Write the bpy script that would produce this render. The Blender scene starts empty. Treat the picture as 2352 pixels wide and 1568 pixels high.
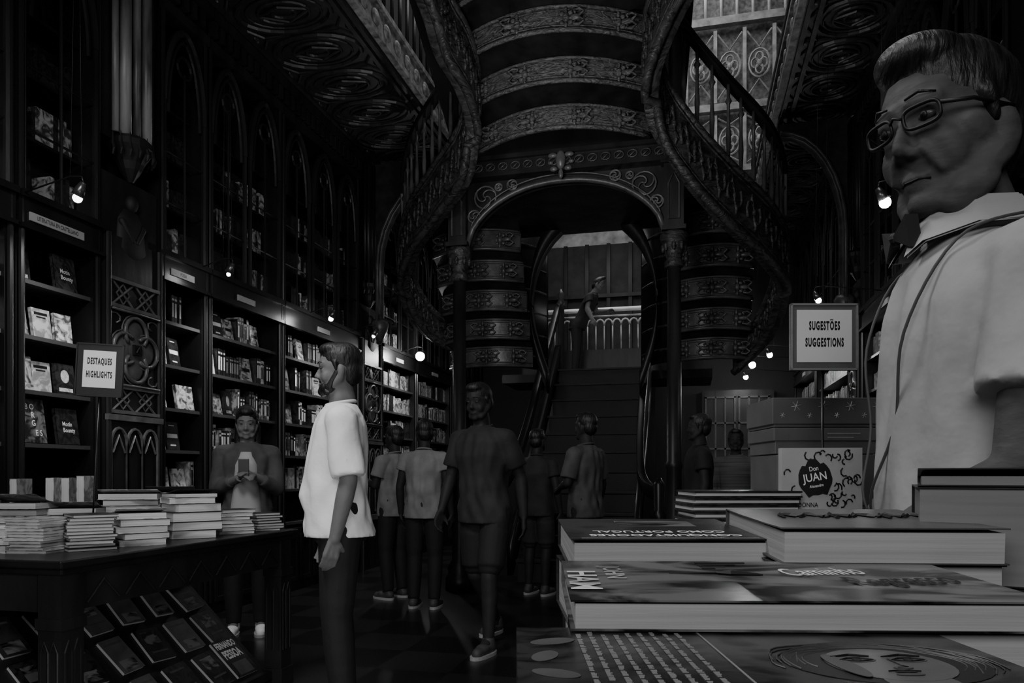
import bpy, math, random
from mathutils import Vector, Matrix
random.seed(7)
SC=bpy.context.scene; COL=SC.collection; PI=math.pi
# ---------------- camera model ----------------
F0=1700.0; A=math.atan(409/F0); CA=math.cos(A); SA=math.sin(A); H0=1.15
def Pd(px,py,d):
    u=(px-1176)/F0
    return Vector(((u*CA-SA)*d,(CA+u*SA)*d,H0+(1090-py)*d/F0))
def PY(px,py,Y):
    u=(px-1176)/F0; return Pd(px,py,Y/(CA+u*SA))
cam=bpy.data.cameras.new('camera'); co=bpy.data.objects.new('camera',cam); COL.objects.link(co)
cam.lens=F0/2352*36; cam.sensor_width=36; cam.shift_y=306/2352; cam.clip_start=.01
co.location=(0,0,H0); co.rotation_euler=(PI/2,0,A); SC.camera=co
# ---------------- materials ----------------
def nd(nt,t,**k):
    n=nt.nodes.new(t)
    for a,b in k.items(): setattr(n,a,b)
    return n
def mat(name,c,rough=.5,var=.3,scale=8,bump=0,stretch=(1,1,1),rnd=0,spec=.5,emit=0,metal=0,pattern=None):
    m=bpy.data.materials.new(name); m.use_nodes=True; nt=m.node_tree; b=nt.nodes['Principled BSDF']
    L=nt.links.new
    tc=nd(nt,'ShaderNodeTexCoord'); mp=nd(nt,'ShaderNodeMapping'); mp.inputs['Scale'].default_value=stretch
    L(tc.outputs['Object'],mp.inputs[0])
    if pattern in('art','grain'):
        no=nd(nt,'ShaderNodeTexNoise'); no.inputs['Scale'].default_value=scale; no.inputs['Detail'].default_value=6; no.inputs['Distortion'].default_value=1.5 if pattern=='art' else 3.0
    elif pattern=='tile':
        no=nd(nt,'ShaderNodeTexChecker'); no.inputs['Scale'].default_value=scale
    else:
        no=nd(nt,'ShaderNodeTexNoise'); no.inputs['Scale'].default_value=scale; no.inputs['Detail'].default_value=5
    oi=nd(nt,'ShaderNodeObjectInfo')
    if pattern=='art':
        ad=nd(nt,'ShaderNodeVectorMath',operation='ADD'); cx=nd(nt,'ShaderNodeCombineXYZ')
        mu=nd(nt,'ShaderNodeMath',operation='MULTIPLY'); mu.inputs[1].default_value=37
        L(oi.outputs['Random'],mu.inputs[0]); L(mu.outputs[0],cx.inputs[0]); L(mp.outputs[0],ad.inputs[0]); L(cx.outputs[0],ad.inputs[1]); L(ad.outputs[0],no.inputs['Vector'])
    else: L(mp.outputs[0],no.inputs['Vector'])
    mr=nd(nt,'ShaderNodeMapRange')
    lo,hi=(.42,.58) if pattern=='art' else ((0,1) if pattern=='tile' else (.3,.7))
    mr.inputs[1].default_value=lo; mr.inputs[2].default_value=hi
    mr.inputs[3].default_value=c*(1-var); mr.inputs[4].default_value=c*(1+var)
    L(no.outputs['Fac'],mr.inputs[0]); out=mr.outputs[0]
    if rnd:
        r=nd(nt,'ShaderNodeMapRange'); r.inputs[3].default_value=1-rnd; r.inputs[4].default_value=1+rnd
        L(oi.outputs['Random'],r.inputs[0]); m2=nd(nt,'ShaderNodeMath',operation='MULTIPLY'); L(out,m2.inputs[0]); L(r.outputs[0],m2.inputs[1]); out=m2.outputs[0]
    L(out,b.inputs['Base Color'])
    b.inputs['Roughness'].default_value=rough; b.inputs['Specular IOR Level'].default_value=spec; b.inputs['Metallic'].default_value=metal
    if bump:
        bp=nd(nt,'ShaderNodeBump'); bp.inputs['Strength'].default_value=bump; bp.inputs['Distance'].default_value=.02
        L(no.outputs['Fac'],bp.inputs['Height']); L(bp.outputs[0],b.inputs['Normal'])
    if emit:
        b.inputs['Emission Color'].default_value=(1,1,1,1); b.inputs['Emission Strength'].default_value=emit
    return m
M={}
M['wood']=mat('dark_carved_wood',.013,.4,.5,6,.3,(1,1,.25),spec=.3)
M['wood2']=mat('dark_wood_smooth',.010,.32,.35,5,.1,(1,1,.2),spec=.3)
M['shelf']=mat('shelf_wood',.05,.4,.3,5,.1,(1,.3,1))
M['back']=mat('bookcase_back',.006,.7,.3,4)
M['riser']=mat('carved_riser_wood',.095,.4,.75,9,1.0,(1,1,2.5),pattern='grain',spec=.4)
M['stairw']=mat('stringer_wood',.028,.4,.75,5,1.0,(1,1,2.2),pattern='grain',spec=.35)
M['relief']=mat('carved_relief_wood',.018,.4,.4,10,.3,spec=.35)
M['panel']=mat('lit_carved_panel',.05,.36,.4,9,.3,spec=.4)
M['pier']=mat('lit_polished_pier_carving',.085,.33,.4,9,.3)  # smooth dark wood, tone raised to stand in for light on the carving
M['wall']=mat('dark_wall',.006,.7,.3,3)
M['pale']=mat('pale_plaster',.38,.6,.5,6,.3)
M['flute']=mat('fluted_column_lit',.17,.4,.9,2.2,.2,(3,3,.6))  # pale tone puts the spotlight's brightness into the near columns' colour
M['fascia']=mat('pale_fascia',.17,.5,.7,16,.5)
M['floor']=mat('floor_tiles',.012,.28,.4,2.2,0,pattern='tile')
M['page']=mat('page_block',.42,.7,.12,160,.1,(.02,.02,1))
M['pageL']=mat('page_block_bright',.5,.7,.15,160,.1,(.02,.02,1))
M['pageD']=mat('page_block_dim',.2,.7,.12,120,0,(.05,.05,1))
M['cov']=mat('book_cover_print',.26,.35,.8,14,0,rnd=.8,pattern='art')
M['covN']=mat('landscape_cover_print',.085,.28,.9,9,0,(1,2,1),pattern='art')
M['covP']=mat('portrait_cover_print',.02,.25,.9,16,0,(1,1.5,1),pattern='art')
M['covG']=mat('grey_cover_print',.02,.35,.6,12,0,pattern='art')
M['covB']=mat('mid_grey_cover_print',.075,.4,.3,18,0)
M['covD']=mat('dark_book_cover',.018,.35,.5,20,0,rnd=.4,pattern='art')
M['covL']=mat('pale_book_cover',.4,.45,.4,14,0,rnd=.5,pattern='art')
M['ink']=mat('black_ink',.005,.5,.1)
M['white']=mat('white_print',.85,.6,.05)
M['grey']=mat('grey_print',.2,.6,.1)
M['dgrey']=mat('dark_grey_print',.06,.5,.3,30)
M['paper']=mat('sign_paper',.72,.7,.06,6)
M['plate']=mat('shelf_label_card',.3,.6,.1,6)
M['frame']=mat('sign_frame',.010,.4,.2)
M['frameP']=mat('clear_sign_holder',.12,.3,.2)
M['metal']=mat('lamp_metal',.12,.3,.1,metal=.8)
M['blackm']=mat('black_metal',.01,.35,.2)
M['bulb']=mat('glowing_bulb',.9,.5,0,emit=200)
M['bulbS']=mat('dim_bulb',.9,.5,0,emit=8)
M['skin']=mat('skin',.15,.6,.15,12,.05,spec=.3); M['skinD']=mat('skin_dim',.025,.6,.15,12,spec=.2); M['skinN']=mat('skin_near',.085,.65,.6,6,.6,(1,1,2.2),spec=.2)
M['tee']=mat('white_tshirt',.85,.8,.06,7,.5); M['shirtN']=mat('pale_polo_cloth',.38,.85,.22,5,.7,spec=.2)
M['clothD']=mat('dark_cloth',.008,.8,.2,10,.2); M['clothM']=mat('mid_cloth',.018,.8,.5,6,.3); M['clothC']=mat('cardigan_cloth',.06,.8,.3,8,.3); M['clothP']=mat('pale_cloth',.2,.8,.35,5,.4); M['clothW']=mat('pale_top_cloth',.4,.8,.15,5,.4); M['strapm']=mat('strap_webbing',.06,.6,.1)
M['port']=mat('portrait_print',.085,.35,.4,25)
M['stripe']=mat('striped_cloth',.07,.8,.5,10,.1,(.1,.1,6))
M['hair']=mat('dark_hair',.008,.5,.5,60,.4,(1,1,.3)); M['hairG']=mat('near_man_hair',.012,.45,.9,22,.4,(1,4,1),spec=.4)
M['box']=mat('gift_box_card',.085,.6,.2,8); M['lens']=mat('glass_dark',.02,.1,.1)
M['shoe']=mat('sneaker',.05,.6,.2); M['sole']=mat('white_sole',.4,.6,.05)
M['eye']=mat('eye_white',.06,.4,.05)
# ---------------- mesh builder ----------------
def frame(d):
    d=d.normalized(); up=Vector((0,0,1)) if abs(d.z)<.95 else Vector((0,1,0))
    a=d.cross(up).normalized(); b=a.cross(d).normalized(); return a,b
class MB:
    def __init__(s): s.v=[];s.f=[];s.m=[];s.T=None;s.k=0
    def add(s,vs,fs):
        n=len(s.v)
        for p in vs:
            p=Vector(p); s.v.append(tuple(s.T@p if s.T else p))
        for f in fs: s.f.append([i+n for i in f]); s.m.append(s.k)
        return s
    def box(s,x0,x1,y0,y1,z0,z1):
        return s.add([(x0,y0,z0),(x1,y0,z0),(x1,y1,z0),(x0,y1,z0),(x0,y0,z1),(x1,y0,z1),(x1,y1,z1),(x0,y1,z1)],
          [(0,3,2,1),(4,5,6,7),(0,1,5,4),(1,2,6,5),(2,3,7,6),(3,0,4,7)])
    def tube(s,pts,r,n=8,closed=False,r2=None):
        pts=[Vector(p) for p in pts]; N=len(pts); rs=r if isinstance(r,(list,tuple)) else [r]*N
        vs=[];fs=[]; pa=None
        for i,p in enumerate(pts):
            if closed: d=pts[(i+1)%N]-pts[i-1]
            else: d=pts[min(i+1,N-1)]-pts[max(i-1,0)]
            if d.length<1e-9: d=Vector((0,0,1))
            d.normalize()
            if pa is None: a,b=frame(d)
            else:
                a=pa-d*pa.dot(d)
                if a.length<1e-6: a,b=frame(d)
                a.normalize(); b=a.cross(d)
            pa=a
            for j in range(n):
                t=2*PI*j/n; vs.append(p+a*(math.cos(t)*rs[i])+b*(math.sin(t)*rs[i]))
        for i in range(N if closed else N-1):
            i2=(i+1)%N
            for j in range(n): fs.append((i*n+j,i*n+(j+1)%n,i2*n+(j+1)%n,i2*n+j))
        if not closed: fs.append(tuple(range(n))[::-1]); fs.append(tuple((N-1)*n+j for j in range(n)))
        return s.add(vs,fs)
    def cap(s,p0,p1,r0,r1,n=14):
        p0=Vector(p0);p1=Vector(p1);d=(p1-p0)
        if d.length<1e-6: d=Vector((0,0,1e-3))
        d=d.normalized(); P=[];R=[]
        for t in (85,60,30,0): P.append(p0-d*r0*math.sin(math.radians(t)));R.append(r0*math.cos(math.radians(t)))
        for t in (0,30,60,85): P.append(p1+d*r1*math.sin(math.radians(t)));R.append(r1*math.cos(math.radians(t)))
        return s.tube(P,R,n)
    def ell(s,c,r,n=16,m=10,R=None):
        c=Vector(c); r=(r,r,r) if not isinstance(r,(tuple,list)) else r; vs=[];fs=[]
        for i in range(1,m):
            ph=PI*i/m
            for j in range(n):
                t=2*PI*j/n; p=Vector((r[0]*math.sin(ph)*math.cos(t),r[1]*math.sin(ph)*math.sin(t),r[2]*math.cos(ph)))
                vs.append(c+(R@p if R else p))
        top=Vector((0,0,r[2])); vs.append(c+(R@top if R else top)); vs.append(c-(R@top if R else top)); a=len(vs)-2
        for i in range(m-2):
            for j in range(n): fs.append((i*n+j,(i+1)*n+j,(i+1)*n+(j+1)%n,i*n+(j+1)%n))
        for j in range(n): fs.append((a,j,(j+1)%n)); fs.append((a+1,(m-2)*n+(j+1)%n,(m-2)*n+j))
        return s.add(vs,fs)
    def lathe(s,x,y,prof,n=16):
        vs=[];fs=[]
        for r,z in prof:
            for j in range(n): t=2*PI*j/n; vs.append((x+r*math.cos(t),y+r*math.sin(t),z))
        for i in range(len(prof)-1):
            for j in range(n): fs.append((i*n+j,i*n+(j+1)%n,(i+1)*n+(j+1)%n,(i+1)*n+j))
        fs.append(tuple(range(n))[::-1]); fs.append(tuple((len(prof)-1)*n+j for j in range(n)))
        return s.add(vs,fs)
    def rings(s,rs,n=28):
        vs=[];fs=[]
        for cx,cy,z,rx,ry in rs:
            for j in range(n):
                t=2*PI*j/n; c,q=math.cos(t),math.sin(t)
                vs.append((cx+rx*math.copysign(abs(c)**.85,c),cy+ry*math.copysign(abs(q)**.85,q),z))
        for i in range(len(rs)-1):
            for j in range(n): fs.append((i*n+j,i*n+(j+1)%n,(i+1)*n+(j+1)%n,(i+1)*n+j))
        fs.append(tuple(range(n))[::-1]); fs.append(tuple((len(rs)-1)*n+j for j in range(n)))
        return s.add(vs,fs)
    def ribbon(s,pts,h,t):
        pts=[Vector(p) for p in pts]; N=len(pts); hs=h if isinstance(h,(list,tuple)) else [h]*N; vs=[];fs=[]
        for i,p in enumerate(pts):
            d=pts[min(i+1,N-1)]-pts[max(i-1,0)]; d.z=0
            if d.length<1e-6: d=Vector((1,0,0))
            d.normalize(); sd=Vector((-d.y,d.x,0))*(t/2); up=Vector((0,0,hs[i]/2))
            vs+=[p-sd-up,p+sd-up,p+sd+up,p-sd+up]
        for i in range(N-1):
            for j in range(4): fs.append((i*4+j,i*4+(j+1)%4,(i+1)*4+(j+1)%4,(i+1)*4+j))
        fs.append((3,2,1,0)); fs.append(tuple((N-1)*4+j for j in range(4)))
        return s.add(vs,fs)
    def plate(s,poly,o,ex,ey,t):
        o=Vector(o);ex=Vector(ex);ey=Vector(ey);nn=ex.cross(ey).normalized()*t; N=len(poly)
        vs=[o+ex*a+ey*b for a,b in poly]; vs+=[v+nn for v in vs]
        fs=[tuple(range(N))[::-1],tuple(range(N,2*N))]+[(i,(i+1)%N,N+(i+1)%N,N+i) for i in range(N)]
        return s.add(vs,fs)
    def mesh(s,name,mats):
        me=bpy.data.meshes.new(name); me.from_pydata(s.v,[],s.f)
        for m in (mats if isinstance(mats,list) else [mats]): me.materials.append(m)
        me.polygons.foreach_set('material_index',s.m); me.update(); return me
    def build(s,name,mats,parent=None,smooth=False,world=False,bevel=0):
        o=bpy.data.objects.new(name,s.mesh(name,mats)); COL.objects.link(o)
        if smooth:
            for p in o.data.polygons: p.use_smooth=True
        if parent:
            o.parent=parent
            if world: o.location=-parent.location
        if bevel:
            b=o.modifiers.new('bevel','BEVEL'); b.width=bevel; b.segments=2; b.limit_method='ANGLE'
        return o
def props(o,label=None,cat=None,group=None,kind=None):
    if label:o['label']=label
    if cat:o['category']=cat
    if group:o['group']=group
    if kind:o['kind']=kind
    return o
def thing(name,label,cat,loc=(0,0,0),rz=0,group=None):
    o=bpy.data.objects.new(name,None); COL.objects.link(o); o.location=loc; o.rotation_euler=(0,0,rz); o.empty_display_size=.1
    return props(o,label,cat,group)
def text(s,size,o,ex,ey,m,parent,name='lettering',sx=1,ext=.0005,align='CENTER',world=False,bold=0,sp=1):
    cu=bpy.data.curves.new('t','FONT'); cu.body=s; cu.size=1; cu.align_x=align; cu.align_y='CENTER'; cu.extrude=.004; cu.resolution_u=3; cu.offset=bold; cu.space_character=sp
    t=bpy.data.objects.new('t',cu); COL.objects.link(t); bpy.context.view_layer.update()
    me=bpy.data.meshes.new_from_object(t.evaluated_get(bpy.context.evaluated_depsgraph_get()))
    bpy.data.objects.remove(t)
    ex=Vector(ex).normalized(); ey=Vector(ey).normalized(); n=ex.cross(ey); o=Vector(o)
    for v in me.vertices: c=v.co.copy(); v.co=o+ex*(c.x*size*sx)+ey*(c.y*size)+n*(c.z*.1*size+ext)
    me.materials.clear(); me.materials.append(m); me.name=name
    ob=bpy.data.objects.new(name,me); COL.objects.link(ob)
    if parent: 
        ob.parent=parent
        if world: ob.location=-parent.location
    return ob
def spline(P,k=8):
    P=[Vector(p) for p in P]; Q=[]; N=len(P)
    for i in range(N-1):
        a=P[max(i-1,0)];b=P[i];c=P[i+1];d=P[min(i+2,N-1)]
        for j in range(k):
            t=j/k; Q.append(.5*((2*b)+(c-a)*t+(2*a-5*b+4*c-d)*t*t+(3*b-a-3*c+d)*t**3))
    Q.append(P[-1]); return Q
# ---------------- room ----------------
ZC=4.98; XL=-3.85; XR=1.74; GL=-2.70; GR=.92; YB=13.5; ZR=11
st=lambda n,mb,m,sm=False: props(mb.build(n,m,smooth=sm),kind='structure')
st('floor',MB().box(-5.5,3.4,-3.2,YB+.2,-.1,0),M['floor'])
st('wall_left',MB().box(-4.35,-4.2,-3,YB,0,ZR),M['wall'])
st('wall_right',MB().box(2.1,2.25,-3,YB,0,ZR),M['wall'])
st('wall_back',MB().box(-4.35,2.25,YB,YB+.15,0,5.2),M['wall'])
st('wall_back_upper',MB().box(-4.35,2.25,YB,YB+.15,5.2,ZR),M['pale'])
st('wall_front',MB().box(-4.35,2.25,-3.15,-3,0,ZR),M['wall'])
st('ceiling',MB().box(-4.35,2.25,-3,YB,ZR,ZR+.1),M['wall'])
def soffit(name,x0,x1):
    b=MB(); b.box(x0,x1,-3,YB,ZC,ZC+.27)
    lo,hi=(XL,x1) if x0<-3 else (x0,XR)
    cx=(lo+hi)/2; w=(hi-lo)/2
    y=3.2
    while y<13:
        for q,r in ((1,.022),(.8,.01),(.55,.014),(.25,.016)):
            b.tube([(cx+w*.72*q*math.cos(t*PI/10),y+.25*q*math.sin(t*PI/10),ZC-.005) for t in range(20)],r,6,True)
        for sy in (-1,1): b.tube([(cx-w*.4,y,ZC-.005),(cx,y+sy*.1,ZC-.02),(cx+w*.4,y,ZC-.005)],.012,5)
        for sx in (-1,1):
            b.tube([(cx+sx*w*.95,y+.02,ZC),(cx+sx*w*.6,y+.27,ZC-.01),(cx+sx*w*.2,y+.29,ZC)],.013,5)
            b.tube([(cx+sx*w*.95,y-.02,ZC),(cx+sx*w*.6,y-.27,ZC-.01),(cx+sx*w*.2,y-.29,ZC)],.013,5)
            b.ell((cx+sx*w*.8,y+.29,ZC),(.05,.05,.03),8,6)
        y+=.58
    for xx in (lo+.03,hi-.03,lo+.12,hi-.1): b.box(xx-.02,xx+.02,-3,YB,ZC-.04,ZC)
    return st(name,b,M['relief'])
soffit('ceiling_left',-4.2,GL); soffit('ceiling_right',GR,2.1)
def fascia(name,x,s):
    b=MB(); b.box(min(x,x+s*.03),max(x,x+s*.03),-3,YB,ZC+.04,ZC+.3); b.box(min(x,x+s*.06),max(x,x+s*.06),-3,YB,ZC,ZC+.05); b.box(min(x,x+s*.06),max(x,x+s*.06),-3,YB,ZC+.28,ZC+.33)
    y=4
    while y<13.3: b.ell((x+s*.035,y,ZC+.165),(.02,.08,.07),8,6); y+=.25
    return st(name,b,M['fascia'])
fascia('trim_1',GL,1); fascia('trim_2',GR,-1)
def gallery_rail(x,label):
    t=thing('gallery_balustrade',label,'balustrade',(x,9,ZC+.33))
    b=MB(); b.tube([(x,3.5,ZC+1.3),(x,13.0,ZC+1.3)],.04,8); b.build('handrail',M['wood2'],t,True,True)
    b=MB(); y=3.6
    while y<13.0: b.tube([(x,y,ZC+.3),(x,y,ZC+1.3)],.02,6); y+=.2
    b.build('baluster_row',M['wood'],t,True,True)
gallery_rail(GL-.15,'upper left gallery balustrade above the pale ornate edge'); gallery_rail(GR+.15,'upper right gallery balustrade beside the spiral stair railing')
t=thing('upper_arcade','bright pale arcaded balustrade and tracery high behind the stair railing','arcade',(-.9,13.2,5.2))
Y=13.15
b=MB()
for i in range(23):
    x=-3.9+i*.26; b.tube([(x,Y,8.95),(x,Y,9.6)],.028,6)
    b.tube([(x+.13-.13*math.cos(q*PI/8),Y,9.6+.17*math.sin(q*PI/8)) for q in range(9)],.03,6)
b.build('arched_railing',M['tee'],t,True,True)
b=MB()
for z0,z1 in ((9.8,9.92),(8.82,8.95),(7.35,7.47),(6.3,6.4),(5.2,5.5)): b.box(-4.1,2,Y-.07,Y+.05,z0,z1)
b.build('stone_rail',M['pale'],t,False,True)
for zc,hh in ((8.12,.62),(6.85,.44)):
    b=MB()
    for i in range(13):
        x=-3.9+i*.48; b.box(x-.03,x+.03,Y-.03,Y+.03,zc-hh,zc+hh)
        for k in range(4): b.tube([(x+.24+.07*math.cos(k*PI/2)+.06*math.cos(q*PI/5),Y,zc+.1*math.sin(k*PI/2)+.08*math.sin(q*PI/5)) for q in range(10)],.018,5,True)
        b.tube([(x+.24+.17*math.cos(q*PI/8),Y,zc+.24*math.sin(q*PI/8)) for q in range(16)],.018,5,True); b.ell((x+.24,Y,zc),(.05,.04,.06),8,6)
        for sg in (-1,1): b.tube([(x+.04,Y,zc+sg*hh*.9),(x+.24,Y,zc+sg*.27),(x+.44,Y,zc+sg*hh*.9)],.016,5)
    b.build('tracery_panel',M['pale'],t,False,True)
b=MB(); b.box(-4.1,2,Y+.15,Y+.2,5.5,9.8); b.build('shadow_wall',M['fascia'],t,False,True)
# ---------------- bookcases ----------------
SHZ=[.68,1.01,1.34,1.66,1.99,2.32]
def bay(y0,y1,side,label,upper=True,plate=None,sh=SHZ):
    Xf=XL if side<0 else XR; dx=side
    X=lambda a:Xf+dx*a
    def bx(b,a0,a1,ya,yb,z0,z1): p,q=X(a0),X(a1); return b.box(min(p,q),max(p,q),ya,yb,z0,z1)
    t=thing('bookcase',label,'bookcase',(X(.15),(y0+y1)/2,0),0,None)
    y0=y0+.004
    for y in (y0,y1-.05):
        b=MB(); bx(b,-.02,.3,y,y+.05,0,ZC-.12); b.tube([(X(-.035),y+.025,.1),(X(-.035),y+.025,ZC-.3)],.018,8); b.build('side_post',M['wood2'],t,False,True)
    bx(MB(),.3,.33,y0,y1,0,ZC-.1).build('back_panel',M['back'],t,False,True)
    for z in sh: bx(MB(),.0,.3,y0+.05,y1-.05,z-.025,z).build('shelf',M['shelf'],t,False,True)
    b=MB(); bx(b,-.03,.3,y0,y1,0,.62)
    n=max(1,int((y1-y0)/.28)); w=(y1-y0-.1)/n
    for i in range(n):
        ya=y0+.05+i*w+.03; bx(b,-.045,-.03,ya,ya+w-.06,.1,.14); bx(b,-.045,-.03,ya,ya+w-.06,.52,.56); bx(b,-.045,-.03,ya,ya+.03,.14,.52); bx(b,-.045,-.03,ya+w-.09,ya+w-.06,.14,.52)
    b.build('base_cabinet',M['wood'],t,False,True)
    b=MB(); bx(b,-.05,.3,y0,y1,2.62,2.78); bx(b,-.08,-.02,y0,y1,2.78,2.82); bx(b,-.07,-.03,y0,y1,2.6,2.625); b.build('header_rail',M['wood2'],t,False,True)
    if plate is not None:
        yc=(y0+y1)/2-.05; hw=.2 if plate and len(plate)>10 else .13; pl=bx(MB(),-.06,-.05,yc-hw,yc+hw,2.655,2.705).build('label_plate',M['plate'],t,False,True)
        if plate:
            o=text(plate,.036,(X(-.0605),yc,2.68),(0,1 if side<0 else -1,0),(0,0,1),M['ink'],None,sx=.62,bold=.01); o.parent=pl
    if upper:
        b=MB(); n=max(1,round((y1-y0)/.55)); w=(y1-y0)/n
        for i in range(n):
            ya=y0+i*w; yb=ya+w; zs=3.95; xx=X(-.03)
            L=[];R=[]
            for q in range(9):
                s=q/8; zz=zs+.62*math.sin(s*PI/2); yy=(w/2)*(1-math.cos(s*PI/2))
                L.append((xx,ya+.04+yy*.92,zz)); R.append((xx,yb-.04-yy*.92,zz))
            for arc in (L,R): b.tube(arc,.028,6)
            for arc in (L,R): b.tube([(p[0],(p[1]-(ya+yb)/2)*.8+(ya+yb)/2,p[2]-.07) for p in arc],.014,5)
            for yy in (ya+.04,yb-.04,(ya+yb)/2): b.tube([(xx,yy,2.82),(xx,yy,zs if yy!=(ya+yb)/2 else zs+.3)],.02 if yy!=(ya+yb)/2 else .01,6)
            b.tube([(xx,(ya+yb)/2+.08*math.cos(k*PI/6),zs+.35+.08*math.sin(k*PI/6)) for k in range(12)],.012,5,True)
            for zz in (3.2,3.58): b.tube([(xx,ya+.04,zz),(xx,yb-.04,zz)],.008,5)
        bx(b,-.06,.3,y0,y1,4.62,4.7); 
        yy=y0
        while yy<y1-.05: bx(b,-.09,-.03,yy,yy+.05,4.72,4.84); yy+=.1
        bx(b,-.1,.3,y0,y1,4.85,ZC-.045)
        b.build('arched_upper_frame',M['wood'],t,False,True)
        for z in (2.86,3.22,3.6,3.98): bx(MB(),.08,.3,y0+.05,y1-.05,z-.02,z).build('upper_shelf',M['wood2'],t,False,True)
    return t
BL=[(2.6,3.5,'leftmost bookcase bay, cut off by the left edge of the photo',None),
 (3.52,4.15,'bookcase bay behind the highlights sign, left of the quatrefoil pilaster','LITERATURA EN CASTELLANO'),
 (4.72,5.27,'narrow bookcase bay just right of the quatrefoil pilaster','POESIA'),
 (5.28,6.39,'wide bookcase bay above the woman with a phone',''),
 (6.4,8.1,'bookcase bay behind the man in the white t-shirt',''),
 (8.75,9.99,'first far bookcase bay beyond the second pilaster',''),
 (10.0,11.58,'last far bookcase bay beside the bright star-like lamp','')]
for y0,y1,l,p in BL: bay(y0,y1,-1,l,True,p)
bay(11.6,13.4,-1,'end bookcase bay against the back wall, left side')
for y0,y1,l in [(4.6,6.28,'right wall bookcase bay nearest, behind the suggestions sign'),(6.3,8.18,'right wall bookcase bay between the sign and the arch bracket'),(8.72,10.98,'right wall bookcase bay beyond the arch bracket'),(11,13.1,'farthest right wall bookcase bay')]:
    bay(y0,y1,1,l,True,'')
def pilaster(y0,y1,side,label,full=True):
    Xf=XL if side<0 else XR; s=-side
    X=lambda a:Xf+s*a
    def bx(b,a0,a1,ya,yb,z0,z1): p,q=X(a0),X(a1); return b.box(min(p,q),max(p,q),ya,yb,z0,z1)
    yc=(y0+y1)/2; w=y1-y0; PM=M['pier']
    t=thing('pilaster',label,'pilaster',(Xf,yc,0))
    b=MB(); bx(b,-.3,.05,y0,y1,0,2.78); 
    for y in (y0+.02,y1-.02): b.tube([(X(.06),y,0),(X(.06),y,2.78)],.02,8)
    b.build('shaft',M['wood'],t,False,True)
    def x_panel(z0,z1):
        b=MB()
        for f in (0,.5):
            ya=y0+.05+f*(w-.1); yb=ya+(w-.1)/2; ym=(ya+yb)/2; zm=(z0+z1)/2
            b.tube([(X(.055),ya,z0),(X(.055),yb,z1)],.009,5); b.tube([(X(.055),ya,z1),(X(.055),yb,z0)],.009,5)
            b.tube([(X(.055),ym-.06,zm),(X(.055),ym,z1-.02),(X(.055),ym+.06,zm),(X(.055),ym,z0+.02)],.006,5,True)
        for z in (z0,z1): bx(b,.05,.075,y0+.03,y1-.03,z-.012,z+.012)
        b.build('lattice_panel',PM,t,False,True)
    x_panel(1.58,1.75); x_panel(2.3,2.48)
    zc=2.02
    b=MB(); r=.105
    for a in range(4):
        cy=yc+math.cos(a*PI/2)*.105; cz=zc+math.sin(a*PI/2)*.12
        pts=[(X(.07),cy+r*math.cos(a*PI/2+q*PI/12*1.5-PI*.75),cz+r*math.sin(a*PI/2+q*PI/12*1.5-PI*.75)) for q in range(13)]
        b.tube(pts,.014,6)
        pts=[(X(.06),cy+(r+.02)*math.cos(a*PI/2+q*PI/12*1.3-PI*.65),cz+(r+.02)*math.sin(a*PI/2+q*PI/12*1.3-PI*.65)) for q in range(13)]
        b.tube(pts,.006,5)
    for sy in (-1,1):
        for sz in (-1,1): b.tube([(X(.055),yc+sy*(.13+.05*math.cos(q*.9))+sy*.05,zc+sz*(.2+.035*math.sin(q*.9))) for q in range(6)],.007,5)
    bx(b,.05,.085,y0+.04,y1-.04,zc-.262,zc-.248); bx(b,.05,.085,y0+.04,y1-.04,zc+.25,zc+.262)
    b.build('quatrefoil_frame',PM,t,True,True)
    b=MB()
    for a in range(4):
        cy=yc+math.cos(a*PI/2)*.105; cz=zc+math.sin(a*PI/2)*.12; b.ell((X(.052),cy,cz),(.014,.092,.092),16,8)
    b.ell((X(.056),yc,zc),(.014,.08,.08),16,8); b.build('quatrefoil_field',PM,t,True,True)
    b=MB(); bx(b,.06,.09,yc-.035,yc+.035,zc-.035,zc+.035); b.tube([(X(.09),yc-.02,zc-.02),(X(.095),yc,zc+.02),(X(.09),yc+.02,zc-.02)],.006,5); b.build('quatrefoil_boss',M['wood'],t,False,True)
    b=MB()
    for k in range(3):
        ya=y0+.04+k*(w-.08)/3; ww=(w-.08)/3
        b.tube([(X(.06),ya,.7),(X(.06),ya,1.35)]+[(X(.06),ya+ww/2*(1-math.cos(q*PI/8)),1.35+.12*math.sin(q*PI/8)) for q in range(1,8)]+[(X(.06),ya+ww,1.35),(X(.06),ya+ww,.7)],.011,5)
        b.tube([(X(.06),ya+.02,1.3),(X(.06),ya+ww/2,1.42),(X(.06),ya+ww-.02,1.3)],.008,5)
    bx(b,.04,.08,y0,y1,1.52,1.56); bx(b,.04,.08,y0,y1,.6,.66)
    b.build('blind_tracery',PM,t,False,True)
    b=MB(); b.rings([(X(.0),yc,2.6,.03,.05),(X(.02),yc,2.72,.05,.14),(X(.01),yc,2.92,.05,.12),(X(.0),yc,3.0,.04,.07)],14); b.ell((X(.03),yc,3.05),(.045,.05,.06),10,8)
    for sy in (-1,1): b.cap((X(.04),yc+sy*.1,2.9),(X(.06),yc+sy*.02,2.78),.025,.016,8)
    b.build('carved_relief_figure',M['back'],t,True,True)
    b=MB(); bx(b,-.3,.02,y0,y1,2.78,3.2)
    b.lathe(X(.02),yc,[(.02,3.2),(.07,3.28),(.09,3.33),(.13,3.4),(.15,3.43),(.15,3.47),(.12,3.5)],14)
    b.build('corbel',M['wood'],t,False,True)
    b=MB()
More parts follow.
